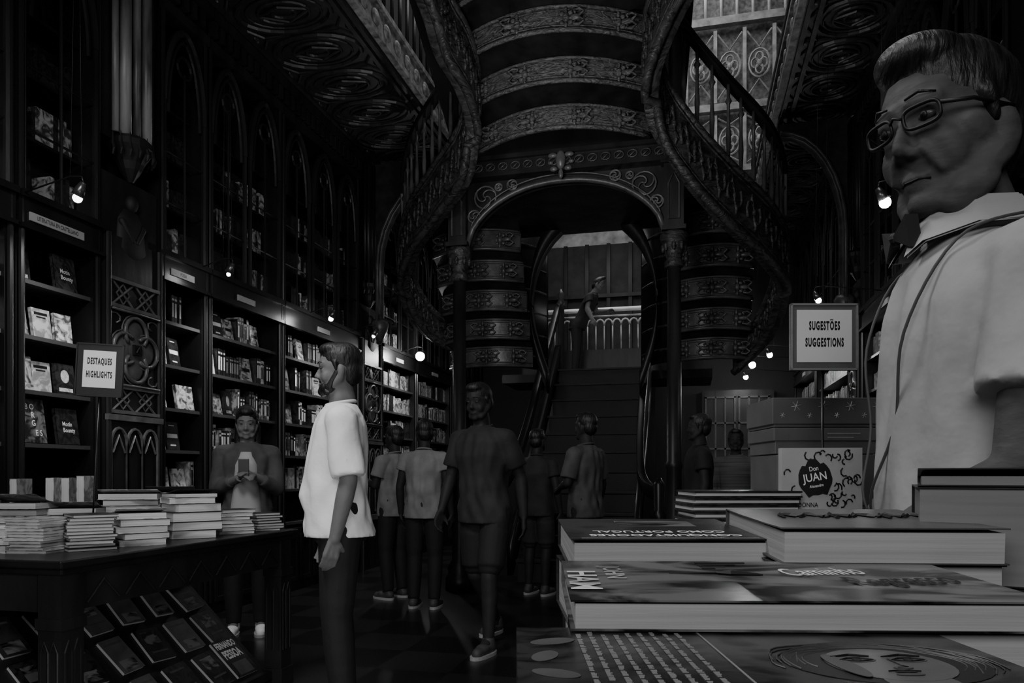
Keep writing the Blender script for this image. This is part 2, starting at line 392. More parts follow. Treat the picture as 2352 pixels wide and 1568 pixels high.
    for q in range(9):
        a=q*PI/8-PI/2
        cx_,cy_=X(.02)+s*.14*math.cos(a),yc+.16*math.sin(a); b.tube([(cx_,cy_,3.34),(cx_+s*.012,cy_,3.38),(cx_,cy_,3.42),(cx_,cy_,3.5)],[.006,.012,.009,.002],5)
    b.build('corbel_leafwork',M['relief'],t,False,True)
    b=MB(); bx(b,-.3,0,y0,y1,3.45,ZC-.05)
    b.build('upper_backing',M['wood'],t,False,True)
    for q,r in ((-.15,.022),(-.06,.042),(.05,.03),(.15,.036)): 
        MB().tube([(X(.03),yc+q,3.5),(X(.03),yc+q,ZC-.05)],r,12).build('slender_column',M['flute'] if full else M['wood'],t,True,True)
pilaster(4.17,4.70,-1,'carved pilaster with quatrefoil panel and lit fluted column, near left')
pilaster(8.15,8.72,-1,'second carved pilaster with quatrefoil panel, behind the white t-shirt',False)
pilaster(8.2,8.7,1,'carved pilaster on the right wall under the arch bracket',False)
for nm,xa,xb,lab in (('a',XL+.12,GL,'carved arch bracket under the left gallery, left of the spiral stair'),('b',XR-.12,GR,'carved arch bracket under the right gallery, behind the man with glasses')):
    Y=8.45; t=thing('arch_bracket',lab,'bracket',(xa,Y,3.0)); ZT=ZC-.05
    s=1 if xb>xa else -1; W=abs(xb-xa)
    P=[(xa+s*.03,Y,2.9),(xa+s*.03,Y,3.7)]+[(xa+s*(.03+(W-.05)*(1-math.cos(q*PI/16))),Y,3.7+1.1*math.sin(q*PI/16)) for q in range(1,9)]
    b=MB(); b.tube(P,.055,8); b.tube([(p[0],p[1]-.08,p[2]) for p in P],.025,6); b.build('arch_rib',M['panel'],t,True,True)
    b=MB(); poly=[(0,3.7),(0,ZT),(W,ZT),(W,4.85)]+[(.03+(W-.05)*(1-math.cos(q*PI/16)),3.7+1.1*math.sin(q*PI/16)) for q in range(8,0,-1)]
    b.plate(poly,(xa,Y,0),(s,0,0),(0,0,1),.06); b.build('spandrel',M['relief'],t,False,True)
    b=MB(); b.lathe(xa+s*.03,Y,[(.02,2.75),(.09,2.9),(.11,3.0),(.08,3.05)],12); b.build('corbel',M['panel'],t,True,True)
# ---------------- books on shelves ----------------
def proto_spine():
    b=MB(); b.k=0; b.box(.062,.07,-.015,.015,0,.22); b.box(-.07,.07,-.015,-.0125,0,.22); b.box(-.07,.07,.0125,.015,0,.22)
    b.k=1; b.box(-.066,.063,-.0125,.0125,.004,.215); b.k=2; b.box(.07,.0707,-.008,.008,.05,.16); b.box(.07,.0706,-.01,.01,.18,.195); return b
def proto_face(v):
    b=MB(); b.k=0; b.box(.010,.0125,-.07,.07,0,.21); b.box(-.0125,-.010,-.07,.07,0,.21); b.box(-.0125,.0125,-.07,-.067,0,.21)
    b.k=1; b.box(-.010,.010,-.067,.067,.004,.206); b.k=2
    X0,X1=.0125,.0131
    if v==0: b.box(X0,X1,-.05,.05,.165,.185); b.box(X0,X1,-.035,.035,.145,.155)
    elif v==1: b.box(X0,X1,-.05,.05,.02,.045); b.plate([(.03*math.cos(q*PI/8),.045*math.sin(q*PI/8)) for q in range(16)],(X0,0,.125),(0,1,0),(0,0,1),.0006)
    else: b.box(X0,X1,-.055,.055,.09,.12); b.box(X0,X1,-.03,.03,.03,.04); b.box(X0,X1,-.03,.03,.18,.187)
    return b
PS=[proto_spine().mesh('book',[M[c],M['pageD'],M[k]]) for c,k in (('cov','white'),('covD','grey'),('covL','ink'),('covD','white'))]
PF=[proto_face(v).mesh('book',[M[c],M['pageD'],M[k]]) for v,c,k in ((0,'cov','white'),(1,'covD','covL'),(2,'cov','ink'),(0,'covL','ink'),(1,'cov','covL'),(2,'covD','white'))]
def inst(me,loc,rot,sc,label,group,cat='book'):
    o=bpy.data.objects.new('book',me); COL.objects.link(o); o.location=loc; o.rotation_euler=rot; o.scale=sc
    return props(o,label,cat,group)
ordn=['lowest','second','third','fourth','fifth','top']
def special(y,z,w,h,lines,cm,tm,label):
    t=thing('book',label,'book',(XL-.03,y,z+.003)); t.rotation_euler=(0,-.15,0)
    b=MB(); b.box(.010,.0125,-w/2,w/2,0,h); b.box(-.0125,-.010,-w/2,w/2,0,h); b.box(-.0125,.0125,-w/2,-w/2+.003,0,h); b.build('cover',M[cm],t)
    MB().box(-.010,.010,-w/2+.003,w/2-.003,.003,h-.004).build('pages',M['page'],t)
    for s,sz,yy,zz in lines: text(s,sz,(.0127,yy,zz),(0,1,0),(0,0,1),M[tm],t,sx=.8,bold=.01)
SPEC={(1,5):[(3.93,.17,.22,[('Motín',.04,0,.12),('Bounty',.04,.01,.08)],'covD','white','dark book titled in script, top shelf left of the quatrefoil pilaster')],
      (1,2):[(3.70,.17,.27,[('B O',.05,-.02,.22),('R',.05,.0,.17),('G',.05,0,.12),('E S',.05,.03,.06)],'cov','white','tall book with widely scattered capital letters, left of the quatrefoil pilaster'),
             (3.95,.17,.23,[('Motín',.04,0,.13),('Bounty',.04,.01,.09)],'covD','white','dark book with script title, lower shelf left of the quatrefoil pilaster')],
      (2,3):[(5.08,.2,.19,[('Message',.04,0,.13)],'cov','white','square book titled Message in the narrow bay right of the pilaster')]}
def fill(y0,y1,z,si,bi,bayname,ratio):
    y=y0+.065
    sp=SPEC.get((bi,si))
    if sp:
        for a in sp: special(a[0],z,a[1],a[2],a[3],a[4],a[5],a[6])
        y1=min(a[0]-a[1]/2 for a in sp)+.03
    while y<y1-.11:
        if random.random()<ratio:
            w=random.uniform(.85,1.1)
            if y+.14*w>y1-.06: break
            yc=y+.07*w
            inst(random.choice(PF),(XL-.06-random.random()*.03,yc,z+.003),(0,-random.uniform(.12,.2),random.uniform(-.12,.12)),(1,w,random.uniform(.85,1.12)),
              'book shown cover-out on the %s shelf of the %s'%(ordn[si],bayname),'cover-out books, %s shelf, %s'%(ordn[si],bayname))
            y+=.14*w+random.choice((.02,.05,.02))
        else:
            n=random.randint(3,5); me=random.choice(PS); h=random.uniform(.8,1.12)
            for k in range(n):
                tw=random.uniform(.9,1.5)
                if y+.03*tw>y1-.06: break
                if random.random()<.4: me=random.choice(PS); h=random.uniform(.8,1.12)
                inst(me,(XL-.1-random.random()*.015,y+.015*tw,z+.001),(0,0,0),(1,tw,h),
                 'book shelved spine-out on the %s shelf of the %s'%(ordn[si],bayname),'spine-out books, %s shelf, %s'%(ordn[si],bayname))
                y+=.03*tw+.001
            y+=random.choice((.02,.06,.12))
names=['leftmost bay','bay behind the highlights sign','narrow bay by the quatrefoil pilaster','wide bay above the woman','bay behind the white t-shirt']
for bi,(y0,y1,l,p) in enumerate(BL[:5]):
    for si,z in enumerate(SHZ):
        if si==0 or (si==1 and bi in(0,1,4)): continue
        fill(3.05 if bi==0 else y0,y1,z,si,bi,names[bi],(.8,.85,.85,.5,.35)[bi])
b=MB()
def farfill(y0,y1,z,side,a=.05):
    y=y0+.06
    Xf=(XL if side<0 else XR)+side*a
    while y<y1-.08:
        w=random.uniform(.02,.045) if random.random()<.8 else .14; h=random.uniform(.17,.24); b.k=random.choice((0,0,1,2))
        if z>2.5: b.k=random.choice((0,1,1,1))
        if random.random()>.12:
            x0,x1=sorted((Xf,Xf+side*.14)); b.box(x0,x1,y,y+w*.94,z,z+h)
        y+=w
for y0,y1,l,p in BL[5:]:
    for z in SHZ: farfill(y0,y1,z,-1)
for y0,y1,l,p in BL:
    for z in (2.86,3.22,3.6): farfill(y0,y1,z,-1,.12)
farfill(6.4,8.1,SHZ[1],-1)
for y0,y1 in ((4.6,6.3),(6.3,8.2),(8.7,11),(11,13.1)):
    for z in SHZ+[2.86,3.22,3.6]: farfill(y0,y1,z,1,.06 if z<2.5 else .12)
props(b.build('distant_books',[M['cov'],M['covD'],M['covL']]),'rows of small distant books in the far and upper glazed shelves','books','distant shelved books','stuff')
# ---------------- staircase ----------------
XS=-1.2
stair=thing('staircase','carved dark wooden double spiral staircase with arch and two columns','staircase',(XS,8,0))
def arc(w,Y,bul,z,xs=XS,n=20): return [(xs+w*(2*i/n-1),Y-bul*(1-(2*i/n-1)**2),z) for i in range(n+1)]
def strip(b,A1,A2):
    n=len(A1); b.add(list(A1)+list(A2),[(i,i+1,n+i+1,n+i) for i in range(n-1)])
def flower(w,x,y,z,h,par,m):
    b=MB(); b.ell((x,y,z+h*.5),(.03,.026,.04),8,6)
    for q in (-1,1):
        b.ell((x+q*.07,y+.008,z+h*.5),(.06,.018,.026),8,6)
        for sg in (-1,1): b.tube([(x+q*.1,y+.004,z+h*.5),(x+q*.15,y+.006,z+h*(.5+sg*.2)),(x+q*.11,y+.006,z+h*(.5+sg*.33)),(x+q*.06,y+.006,z+h*(.5+sg*.28)),(x+q*.08,y+.006,z+h*(.5+sg*.16))],.011,5); b.ell((x+q*.035,y+.004,z+h*(.5+sg*.2)),(.026,.014,.02),6,5)
    b.ell((x,y,z+h*.8),(.016,.016,.034),6,5); b.ell((x,y,z+h*.2),(.016,.016,.034),6,5)
    b.build('carved_flower',m,par,True)
def step(k,w,Y,bul,z,rise,run,xs,grow=0,orn=4,m=None):
    m=m or M['riser']
    b=MB(); h=rise*.72
    for dy in (0,.04): strip(b,[(p[0],p[1]+dy,z) for p in arc(w,Y,bul,z,xs)],[(p[0],p[1]+dy,z+h) for p in arc(w,Y,bul,z,xs)])
    b.tube(arc(w,Y-.01,bul,z,xs),.02,6); b.tube(arc(w,Y-.01,bul,z+h,xs),.014,6)
    b.tube(arc(w,Y-.01,bul,z+.036,xs),.006,5); b.tube(arc(w,Y-.008,bul,z+h-.03,xs),.005,5)
    r=b.build('riser',m,stair,True,True)
    for i in range(orn):
        s=(i+.5)/orn*2-1; flower(w,xs+w*s*.92,Y-bul*(1-(s*.92)**2)-.012,z,h,r,m)
    b=MB(); strip(b,arc(w,Y,bul,z+h+.012,xs),arc(w+grow,Y-run,bul,z+rise,xs)); strip(b,arc(w,Y,bul,z+h+.045,xs),arc(w+grow,Y-run,bul,z+rise+.03,xs)); b.build('tread',M['wood'],stair,False,True)
for k in range(7): step(k,.84+.03*k,6.95-.28*k,.38,4.27+.27*k,.27,.28,XS,.03)
for k in range(5):
    step(k,.5,8.5-.16*k,.2,2.42+.29*k,.29,.16,-2.3,0,3,M['panel'])
    step(k,.42,8.5-.16*k,.2,2.42+.29*k,.29,.16,.22,0,3,M['panel'])
b=MB(); b.add([(XS-1.1,7.3,4.26),(XS+1.12,7.3,4.26),(XS+1.4,5.0,6.5),(XS-1.35,5.0,6.5),(XS-1.1,7.3,4.5),(XS+1.12,7.3,4.5),(XS+1.4,5.0,6.74),(XS-1.35,5.0,6.74)],[(0,1,2,3),(7,6,5,4),(0,4,5,1),(1,5,6,2),(2,6,7,3),(3,7,4,0)]); b.box(XS-1.1,XS+1.1,7.0,7.35,4.24,4.62)
b.build('flight_body',M['wood2'],stair,False,True)
RP=[PY(*q) for q in [(1690,830,8.6),(1765,740,8.3),(1798,630,7.7),(1765,545,7.1),(1660,440,6.6),(1570,335,6.35),(1505,220,6.2),(1500,110,5.9),(1535,0,5.6),(1590,-110,5.3),(1680,-230,5.0)]]
LP=[PY(*q) for q in [(1050,785,8.6),(978,735,8.3),(930,645,7.9),(945,540,7.4),(1010,440,6.9),(1070,350,6.55),(1085,240,6.3),(1060,140,6.0),(1015,60,5.7),(985,-40,5.4),(940,-150,5.1)]]
CAMP=Vector((0,0,H0))
for side,PP in ((1,RP),(-1,LP)):
    Q=spline(PP,8); N=len(Q)
    hs=[.26+.26*min(1,i/24) for i in range(N)]
    def nrm(i):
        d=Q[min(i+1,N-1)]-Q[max(i-1,0)]; d.z=0; d.normalize(); n=Vector((-d.y,d.x,0)); return n if n.dot(CAMP-Q[i])>0 else -n
    MB().ribbon(Q,hs,.12).build('stringer',M['stairw'],stair,True,True,.01)
    for dz,r in ((-1,.04),(1,.032)): MB().tube([q+nrm(i)*.05+Vector((0,0,dz*hs[i]/2)) for i,q in enumerate(Q)],r,8).build('edge_moulding',M['stairw'],stair,True,True)
    for dz in (-.37,.37): MB().tube([q+nrm(i)*.064+Vector((0,0,dz*hs[i])) for i,q in enumerate(Q)],.008,6).build('bead_moulding',M['stairw'],stair,True,True)
    for i in range(4,N-4,3):
        q=Q[i]; h=hs[i]; n=nrm(i); f=n*.066; tg=(Q[i+1]-Q[i-1]).normalized(); up=Vector((0,0,1)); b=MB()
        for sg in (1,-1):
            b.tube([q+f+tg*(sg*(.03+.08*(1-w_*.11)*math.cos(w_*.7-.8)))+up*(sg*h*.22*(1-w_*.11)*math.sin(w_*.7-.8)) for w_ in range(8)],[.016,.015,.013,.012,.010,.009,.007,.006],5)
            b.tube([q+f+up*(sg*h*.08),q+f+tg*(sg*.03)+up*(sg*h*.2),q+f+tg*(sg*.02)+up*(sg*h*.3)],[.012,.016,.004],5)
        b.ell(q+f,(.022,.022,.03),8,6)
        b.build('carved_scroll',M['stairw'],stair,True,True)
    i0=16; H=[q+Vector((0,0,hs[i]/2+.74)) for i,q in enumerate(Q)]
    H2=[h.copy() for h in H[i0:]]; H2[0].z-=.35; 
    MB().ribbon(H2,.07,.09).build('handrail',M['wood2'],stair,True,True,.01)
    dist=0
    for i in range(i0,N-1):
        dist+=(Q[i+1]-Q[i]).length
        if dist>.155:
            dist=0; p=Q[i]; z0=p.z+hs[i]/2; z1=H[i].z
            MB().lathe(p.x,p.y,[(.03,z0),(.03,z0+.04),(.014,z0+.07),(.022,z0+.25),(.014,z0+.4),(.014,z1-.2),(.03,z1-.17),(.014,z1-.14),(.016,z1)],8).build('baluster',M['panel'],stair,True,True)
YA=7.1; XCL=-2.25; XCR=-.146
for xc in (XCL,XCR):
    b=MB(); b.lathe(xc,YA,[(.14,0),(.14,.12),(.11,.16),(.12,.22),(.075,.3),(.07,1.2),(.08,1.22),(.08,1.26),(.07,1.28),(.062,3.1)],16)
    b.build('column',M['wood'],stair,True,True)
    b=MB(); b.lathe(xc,YA,[(.062,3.08),(.09,3.1),(.09,3.14),(.07,3.17),(.09,3.25),(.13,3.36),(.13,3.4),(.1,3.42)],16)
    for q in range(8): b.ell((xc+.1*math.cos(q*PI/4),YA+.1*math.sin(q*PI/4),3.28),(.022,.022,.05),6,5)
    b.build('capital',M['stairw'],stair,True,True)
    b=MB(); b.box(xc-.09,xc+.09,YA-.09,YA+.09,3.42,4.08); b.box(xc-.12,xc+.12,YA-.12,YA+.12,4.04,4.1); b.box(xc-.11,xc+.11,YA-.11,YA+.11,3.42,3.46)
    b.build('impost_block',M['wood'],stair,False,True)
    b=MB(); b.tube([(xc-.05,YA-.095,3.52),(xc-.05,YA-.095,3.85),(xc,YA-.095,3.95),(xc+.05,YA-.095,3.85),(xc+.05,YA-.095,3.52)],.01,5,True); b.build('impost_tracery',M['panel'],stair,False,True)
xa,xb=XCL+.08,XCR-.08; W=xb-xa
def archz(s): return 3.42+.58*(1-abs(2*s-1)**2.2)**.6
b=MB(); 
for i in range(24):
    s0,s1=i/24,(i+1)/24; b.add([(xa+W*s0,YA,archz(s0)),(xa+W*s1,YA,archz(s1)),(xa+W*s1,YA,4.08),(xa+W*s0,YA,4.08)],[(0,1,2,3)]); b.add([(xa+W*s0,YA+.12,archz(s0)),(xa+W*s1,YA+.12,archz(s1)),(xa+W*s1,YA+.12,4.08),(xa+W*s0,YA+.12,4.08)],[(3,2,1,0)])
b.build('arch_spandrel',M['wood'],stair,False,True)
b=MB(); b.tube([(xa+W*i/32,YA-.02,archz(i/32)) for i in range(33)],.03,8); b.tube([(xa+W*i/32,YA-.02,archz(i/32)+.065) for i in range(33)],.01,6)
b.build('arch_moulding',M['panel'],stair,True,True)
for s in (-1,1):
    for (f,z,r) in ((.1,3.9,.11),(.24,4.0,.05),(.04,3.72,.06),(.17,3.99,.035)):
        b=MB()
        cx=(xa+xb)/2+s*(W/2-f*W)
        for a in range(3): b.tube([(cx+s*r*q/8*math.cos(a*2.1+q*.35),YA-.02,z+r*q/8*math.sin(a*2.1+q*.35)) for q in range(9)],.009,5)
        b.tube([(cx+r*math.cos(q*PI/8),YA-.02,z+r*math.sin(q*PI/8)) for q in range(16)],.010,5,True)
        b.build('whorl_tracery',M['pier'],stair,True,True)
b=MB(); b.box(XCL-.05,XCR+.05,YA-.1,YA+.15,4.08,4.24); b.box(XCL-.1,XCR+.1,YA-.14,YA+.15,4.22,4.26); b.box(XCL-.1,XCR+.1,YA-.13,YA+.15,4.06,4.09); b.build('frieze',M['wood'],stair,False,True)
b=MB()
for i in range(16):
    x=XCL+.1+i*.125; b.tube([(x+.045*math.cos(q*PI/5),YA-.11,4.155+.035*math.sin(q*PI/5)) for q in range(10)],.008,5,True); b.tube([(x-.04,YA-.11,4.12),(x+.04,YA-.11,4.19)],.008,5)
b.build('frieze_scrollwork',M['panel'],stair,True,True)
b=MB(); cx=(XCL+XCR)/2
b.ell((cx,YA-.14,4.15),(.05,.04,.09),10,8)
for s in (-1,1): b.ell((cx+s*.08,YA-.13,4.2),(.05,.02,.025),8,6); b.ell((cx+s*.07,YA-.13,4.07),(.04,.02,.025),8,6); b.ell((cx+s*.1,YA-.13,4.13),(.03,.02,.018),8,6)
b.ell((cx,YA-.13,4.02),(.025,.02,.05),8,6); b.build('carved_crest',M['pier'],stair,True,True)
b=MB(); b.box(XCL-.3,XCR+.3,YA+.15,YA+1.9,4.1,4.2); b.build('mid_landing',M['wood'],stair,False,True)
for k in range(11):
    y=7.75+.26*k; z=.24*k
    b=MB(); b.box(XS-.6,XS+.62,y,y+.02,z,z+.215); b.build('central_riser',M['back'],stair,False,True)
    b=MB(); b.box(XS-.62,XS+.64,y-.03,y+.26,z+.215,z+.24); b.build('central_tread',M['back'],stair,False,True)
b=MB(); b.box(XS-1.5,XS+1.5,10.6,11.6,2.5,2.62); b.build('rear_landing',M['wood'],stair,False,True)
for s in (-1,1):
    P=[(XS+s*.62,9.5,3.6),(XS+s*.78,9.2,3.6),(XS+s*1.05,9.0,3.6),(XS+s*1.5,8.95,3.6)]
    b=MB(); b.ribbon(spline(P,6),2.2,.05); b.build('flank_wall',M['wood2'],stair,True,True)
    for k in range(7):
        zz=2.65+k*.28; b=MB(); b.tube([p+Vector((0,-.04,zz-3.6)) for p in spline(P,5)],.018,5); b.build('flank_band',M['stairw'],stair,True,True)
    b=MB(); b.ribbon([(XS+s*.66,7.65,.25),(XS+s*.66,10.55,2.85)],.34,.07); b.build('central_stringer',M['wood2'],stair,True,True)
    b=MB(); b.ribbon(spline([(XS+s*.9,7.5,.95),(XS+s*.72,7.75,1.1),(XS+s*.66,8.4,1.65),(XS+s*.66,9.3,2.45),(XS+s*.66,10.5,3.5)],5),.14,.08); b.build('central_handrail',M['wood2'],stair,True,True,.01)
    b=MB(); b.lathe(XS+s*.9,7.5,[(.07,0),(.07,.7),(.09,.75),(.05,.8),(.06,1.05),(.02,1.12)],10); b.build('newel_post',M['wood2'],stair,True,True)
    c=1365; P=[(c+s*105,880,8.9),(c+s*140,760,8.9),(c+s*140,640,8.9),(c+s*105,545,8.9),(c+s*40,480,8.9),(c,468,8.9)]
    MB().ribbon(spline([PY(*q) for q in P],6),.26,.2).build('oval_rib',M['wood'],stair,True,True)
    b=MB(); b.lathe(XS+s*.62,10.6,[(.05,2.6),(.05,3.6),(.08,3.62),(.03,3.7),(.05,3.76),(.01,3.84)],10); b.build('newel_post',M['panel'],stair,True,True)
Yr=11.55
b=MB(); b.tube([(XS-1.4,Yr,3.72),(XS+1.4,Yr,3.72)],.035,8); b.build('landing_rail',M['tee'],stair,True,True)
b=MB()
for i in range(22):
    x=XS-1.4+i*.13; b.tube([(x,Yr,3.1),(x,Yr,3.5)],.010,6); b.tube([(x+.065-.065*math.cos(q*PI/6),Yr,3.48+.09*math.sin(q*PI/6)) for q in range(7)],.016,5)
b.tube([(XS-1.4,Yr,3.62),(XS+1.4,Yr,3.62)],.016,6); b.build('landing_railing',M['pale'],stair,True,True)
b=MB(); b.box(XS-1.4,XS+1.4,Yr-.02,Yr+.04,2.62,3.1); b.build('landing_parapet',M['wood'],stair,False,True)
t=thing('rear_window','dim panelled window seen behind the landing railing through the arch','window',(XS-.3,12.4,0))
xw=XS-.3
b=MB(); b.box(xw-.9,xw+.9,12.4,12.45,3.0,5.0); b.build('pane',M['clothM'],t,False,True)
for i in range(6): x=xw-.9+i*.36; MB().box(x-.03,x+.03,12.34,12.4,2.95,5).build('mullion',M['wood'],t,False,True)
b=MB(); b.box(xw-.95,xw+.95,12.3,12.4,2.7,2.95); b.box(xw-.95,xw+.95,12.3,12.4,0,2.7); b.box(xw-.95,xw+.95,12.32,12.4,4.1,4.16); b.build('frame',M['wood'],t,False,True)
# ---------------- lamps ----------------
def lamp(px,py,label,bright=True,big=.035,en=12,hs=.7):
    left=px<1176; d=1.58*F0/(1090-py); p=Pd(px,py,d)
    t=thing('spotlight',label,'lamp',p)
    s=-1 if left else 1; wx=(XL if left else XR)
    MB().ell((0,0,0),big).build('bulb',M['bulb'] if bright else M['bulbS'],t,True)
    b=MB(); b.tube([(-s*.04,0,.085),(-s*.02,0,.05),(0,0,.015)],[.015,.028*hs/.7,.034*hs/.7],10); b.build('lamp_head',M['metal'],t,True)
    b=MB(); b.tube([(-s*.04,0,.085),(-s*.03,0,.12),(s*.05,0,.13),((wx-p.x),0,.05)],.005,6); b.build('arm',M['blackm'],t,True)
    for q in (([(-s*.03,0,.12),(0,0,ZC-p.z)]),([(s*.05,0,.13),(s*.1,.1,ZC-p.z)])): b=MB(); b.tube(q,.0018,5); b.build('wire',M['wood'],t,True)
    if en:
        L=bpy.data.lights.new('spot','SPOT'); L.energy=en; L.spot_size=1.7; L.spot_blend=.9; L.shadow_soft_size=.05
        o=bpy.data.objects.new('spot_light',L); COL.objects.link(o); o.location=p+Vector((-s*.06,0,-.08))
        tgt=Vector((wx,p.y+.1,1.6)); o.rotation_euler=(tgt-o.location).to_track_quat('-Z','Y').to_euler()
lamp(178,455,'wall spotlight above the highlights sign, nearest on the left',False,.026,50)
lamp(525,630,'wall spotlight over the wide bookcase bay, second on the left',True,.015,52)
lamp(760,732,'wall spotlight above the white t-shirt man, third on the left',True,.024,38)
lamp(858,772,'small dim wall spotlight at the second pilaster',False,.02,10)
lamp(965,818,'brightest lamp on the left wall, beside the left stair column',True,.06,30)
lamp(2033,465,'bright lamp beside the face of the man with glasses',True,.032,20)
lamp(1880,690,'lamp directly above the suggestions sign',True,.025,20)
lamp(1768,815,'nearest lamp of the far right cluster',True,.036,20)
lamp(1728,838,'second lamp of the far right cluster',True,.048,16)
lamp(1713,866,'farthest lamp of the right cluster',True,.038,0)
# ---------------- books with parts ----------------
def book(loc,rz,L,W,T,label,group=None,cm='covD',pm='page',lift=0,hard=.002):
    t=thing('book',label,'book',loc,rz,group)
    MB().box(-L/2+.003,L/2-.003,-W/2+.002,W/2-.003,hard,T-hard).build('pages',M[pm],t)
    b=MB(); b.box(-L/2,L/2,-W/2,W/2,0,hard); b.box(-L/2,L/2,W/2-.002,W/2,hard,T-hard)
    n=8
    top=[(W/2-W*i/n,T-hard+lift*(i/n)**2) for i in range(n+1)]
    for i in range(n):
        (a,z0),(c,z1)=top[i],top[i+1]
        b.add([(-L/2,a,z0),(L/2,a,z0),(L/2,c,z1),(-L/2,c,z1),(-L/2,a,z0+hard),(L/2,a,z0+hard),(L/2,c,z1+hard),(-L/2,c,z1+hard)],[(0,3,2,1),(4,5,6,7),(0,1,5,4),(1,2,6,5),(2,3,7,6),(3,0,4,7)])
    b.build('cover',M[cm],t)
    return t
TX0,TX1,TY0,TY1,TZ=-3.1,-2.15,2.16,3.7,.85
t=thing('display_table','dark carved wooden display table loaded with books, left foreground','table',((TX0+TX1)/2,(TY0+TY1)/2,0))
b=MB(); b.box(TX0-.03,TX1+.03,TY0-.03,TY1+.03,TZ-.03,TZ); b.box(TX0-.01,TX1+.01,TY0-.01,TY1+.01,TZ-.055,TZ-.03); b.build('tabletop',M['wood2'],t,False,True,.006)
b=MB(); b.box(TX1-.04,TX1-.01,TY0+.05,TY1-.05,.66,TZ-.05); b.box(TX0+.01,TX0+.04,TY0+.05,TY1-.05,.66,TZ-.05); b.box(TX0+.05,TX1-.05,TY0+.01,TY0+.04,.66,TZ-.05); b.box(TX0+.05,TX1-.05,TY1-.04,TY1-.01,.66,TZ-.05)
for i in range(7):
    y=TY0+.2+i*.19; b.tube([(TX1-.005,y-.08,.68),(TX1-.005,y,.76),(TX1-.005,y+.08,.68)],.005,5)
b.build('apron',M['wood'],t,False,True)
for x in (TX0+.05,TX1-.05):
    for y in (TY0+.05,TY1-.05):
        b=MB(); b.box(x-.05,x+.05,y-.05,y+.05,0,TZ-.055); b.box(x-.06,x+.06,y-.06,y+.06,0,.1); b.box(x-.057,x+.057,y-.057,y+.057,.6,.64)
        for s in (-.02,.02): b.tube([(x+.052,y+s-.015,.2),(x+.052,y+s-.015,.52),(x+.052,y+s,.56),(x+.052,y+s+.015,.52),(x+.052,y+s+.015,.2)],.004,5); b.tube([(x+s-.015,y-.052,.2),(x+s-.015,y-.052,.52),(x+s,y-.052,.56),(x+s+.015,y-.052,.52),(x+s+.015,y-.052,.2)],.004,5)
        b.build('leg',M['wood'],t,False,True)
b=MB(); b.add([(-2.22,TY0+.1,.06),(-2.22,TY1-.1,.06),(-2.78,TY1-.1,.6),(-2.78,TY0+.1,.6),(-2.22,TY0+.1,.04),(-2.22,TY1-.1,.04),(-2.78,TY1-.1,.58),(-2.78,TY0+.1,.58)],[(0,1,2,3),(7,6,5,4),(0,4,5,1),(3,2,6,7),(0,3,7,4),(1,5,6,2)]); b.box(-2.24,-2.2,TY0+.1,TY1-.1,.04,.09); b.box(TX0+.05,TX1-.05,TY0+.05,TY1-.05,.02,.045); b.build('slanted_rack',M['wood'],t,False,True)
sl=math.atan2(.54,.56); su=Vector((-math.cos(sl),0,math.sin(sl))); sn=Vector((math.sin(sl),0,math.cos(sl)))
Rm=Matrix((Vector((0,1,0)),su,sn)).transposed()
for r in range(3):
    for c in range(6):
        last=(r==0 and c==5)
        base=Vector((-2.26,TY0+.24+c*.215-(.02 if last else 0),.09))+su*((.125 if last else .105)+r*.235)+sn*.004
        o=book(base,0,.18 if last else random.uniform(.12,.16),.24 if last else random.uniform(.18,.205),.018,'dark paperback on the slanted rack, %s row, %s from near end'%(('bottom','middle','top')[r],('first','second','third','fourth','fifth','sixth')[c]),'books on the slanted rack under the left table','covD' if last else random.choice(('covD','covD','covG','covB')))
        o.rotation_euler=(Rm@Matrix.Rotation(0 if last else random.uniform(-.08,.08),3,'Z')).to_euler()
        if last:
            o['label']='black paperback with large white author name, end of the rack under the table'
            text('FERNANDO',.055,(0,.083,.018),(1,0,0),(0,1,0),M['white'],o,sx=.54,bold=.035); text('PESSOA',.072,(0,.02,.018),(1,0,0),(0,1,0),M['white'],o,sx=.58,bold=.035)
            MB().box(-.06,.06,-.11,-.03,.018,.0184).build('cover_art',M['covB'],o)
        else:
            q=random.choice((.06,-.05,.0)); MB().box(-.05,.05,q,q+.01,.018,.0186).build('title',M['dgrey'],o)
            MB().box(-.045,.045,-.085 if q>=0 else .0,-.03 if q>=0 else .075,.018,.0184).build('cover_art',M['covN'],o)
def stack(x,y,rz,L,W,hs,lab,grp,cms,pm='pageL',z0=TZ,lift=0):
    z=z0; n=len(hs)
    for i,T in enumerate(hs):
        wh='topmost' if i==n-1 else ('bottom' if i==0 else 'inner')
        o=book((x+random.uniform(-.01,.01),y+random.uniform(-.01,.01),z),rz+random.uniform(-.14,.14),L*random.uniform(.9,1.05),W*random.uniform(.9,1.03),T-.001,'%s book of %s'%(wh,lab),grp,cms[i%len(cms)],pm,lift if i==n-1 else 0,.002)
        z+=T
    return z
G=lambda px,d:Pd(px,1090,d)
def stk(px,d,rz,L,W,hs,lab,cms,lift=0):
    p=G(px,d); return stack(p.x,p.y,rz,L,W,hs,lab,'books in '+lab,cms,lift=lift)
stk(18,2.92,.1,.15,.2,[.03,.03,.035],'the low stack at the left photo edge',['covL','covD'])
stk(100,2.92,.12,.16,.21,[.012]*11,'the thin white paperback stack at the table near end',['covL'])
stk(202,3.0,.9,.17,.2,[.013]*11,'the dark slim stack at the table near corner',['covD','covD','covG'])
stk(318,3.2,.95,.2,.2,[.028,.027,.028,.03,.027],'the pale thick stack with printed spines on the left table',['covL','covD'],.02)
stk(436,3.55,.95,.22,.18,[.04,.04,.045,.04,.028,.02],'the tall dark-spined stack in the middle of the left table',['covD','covD','covD','covD','covL'],.02)
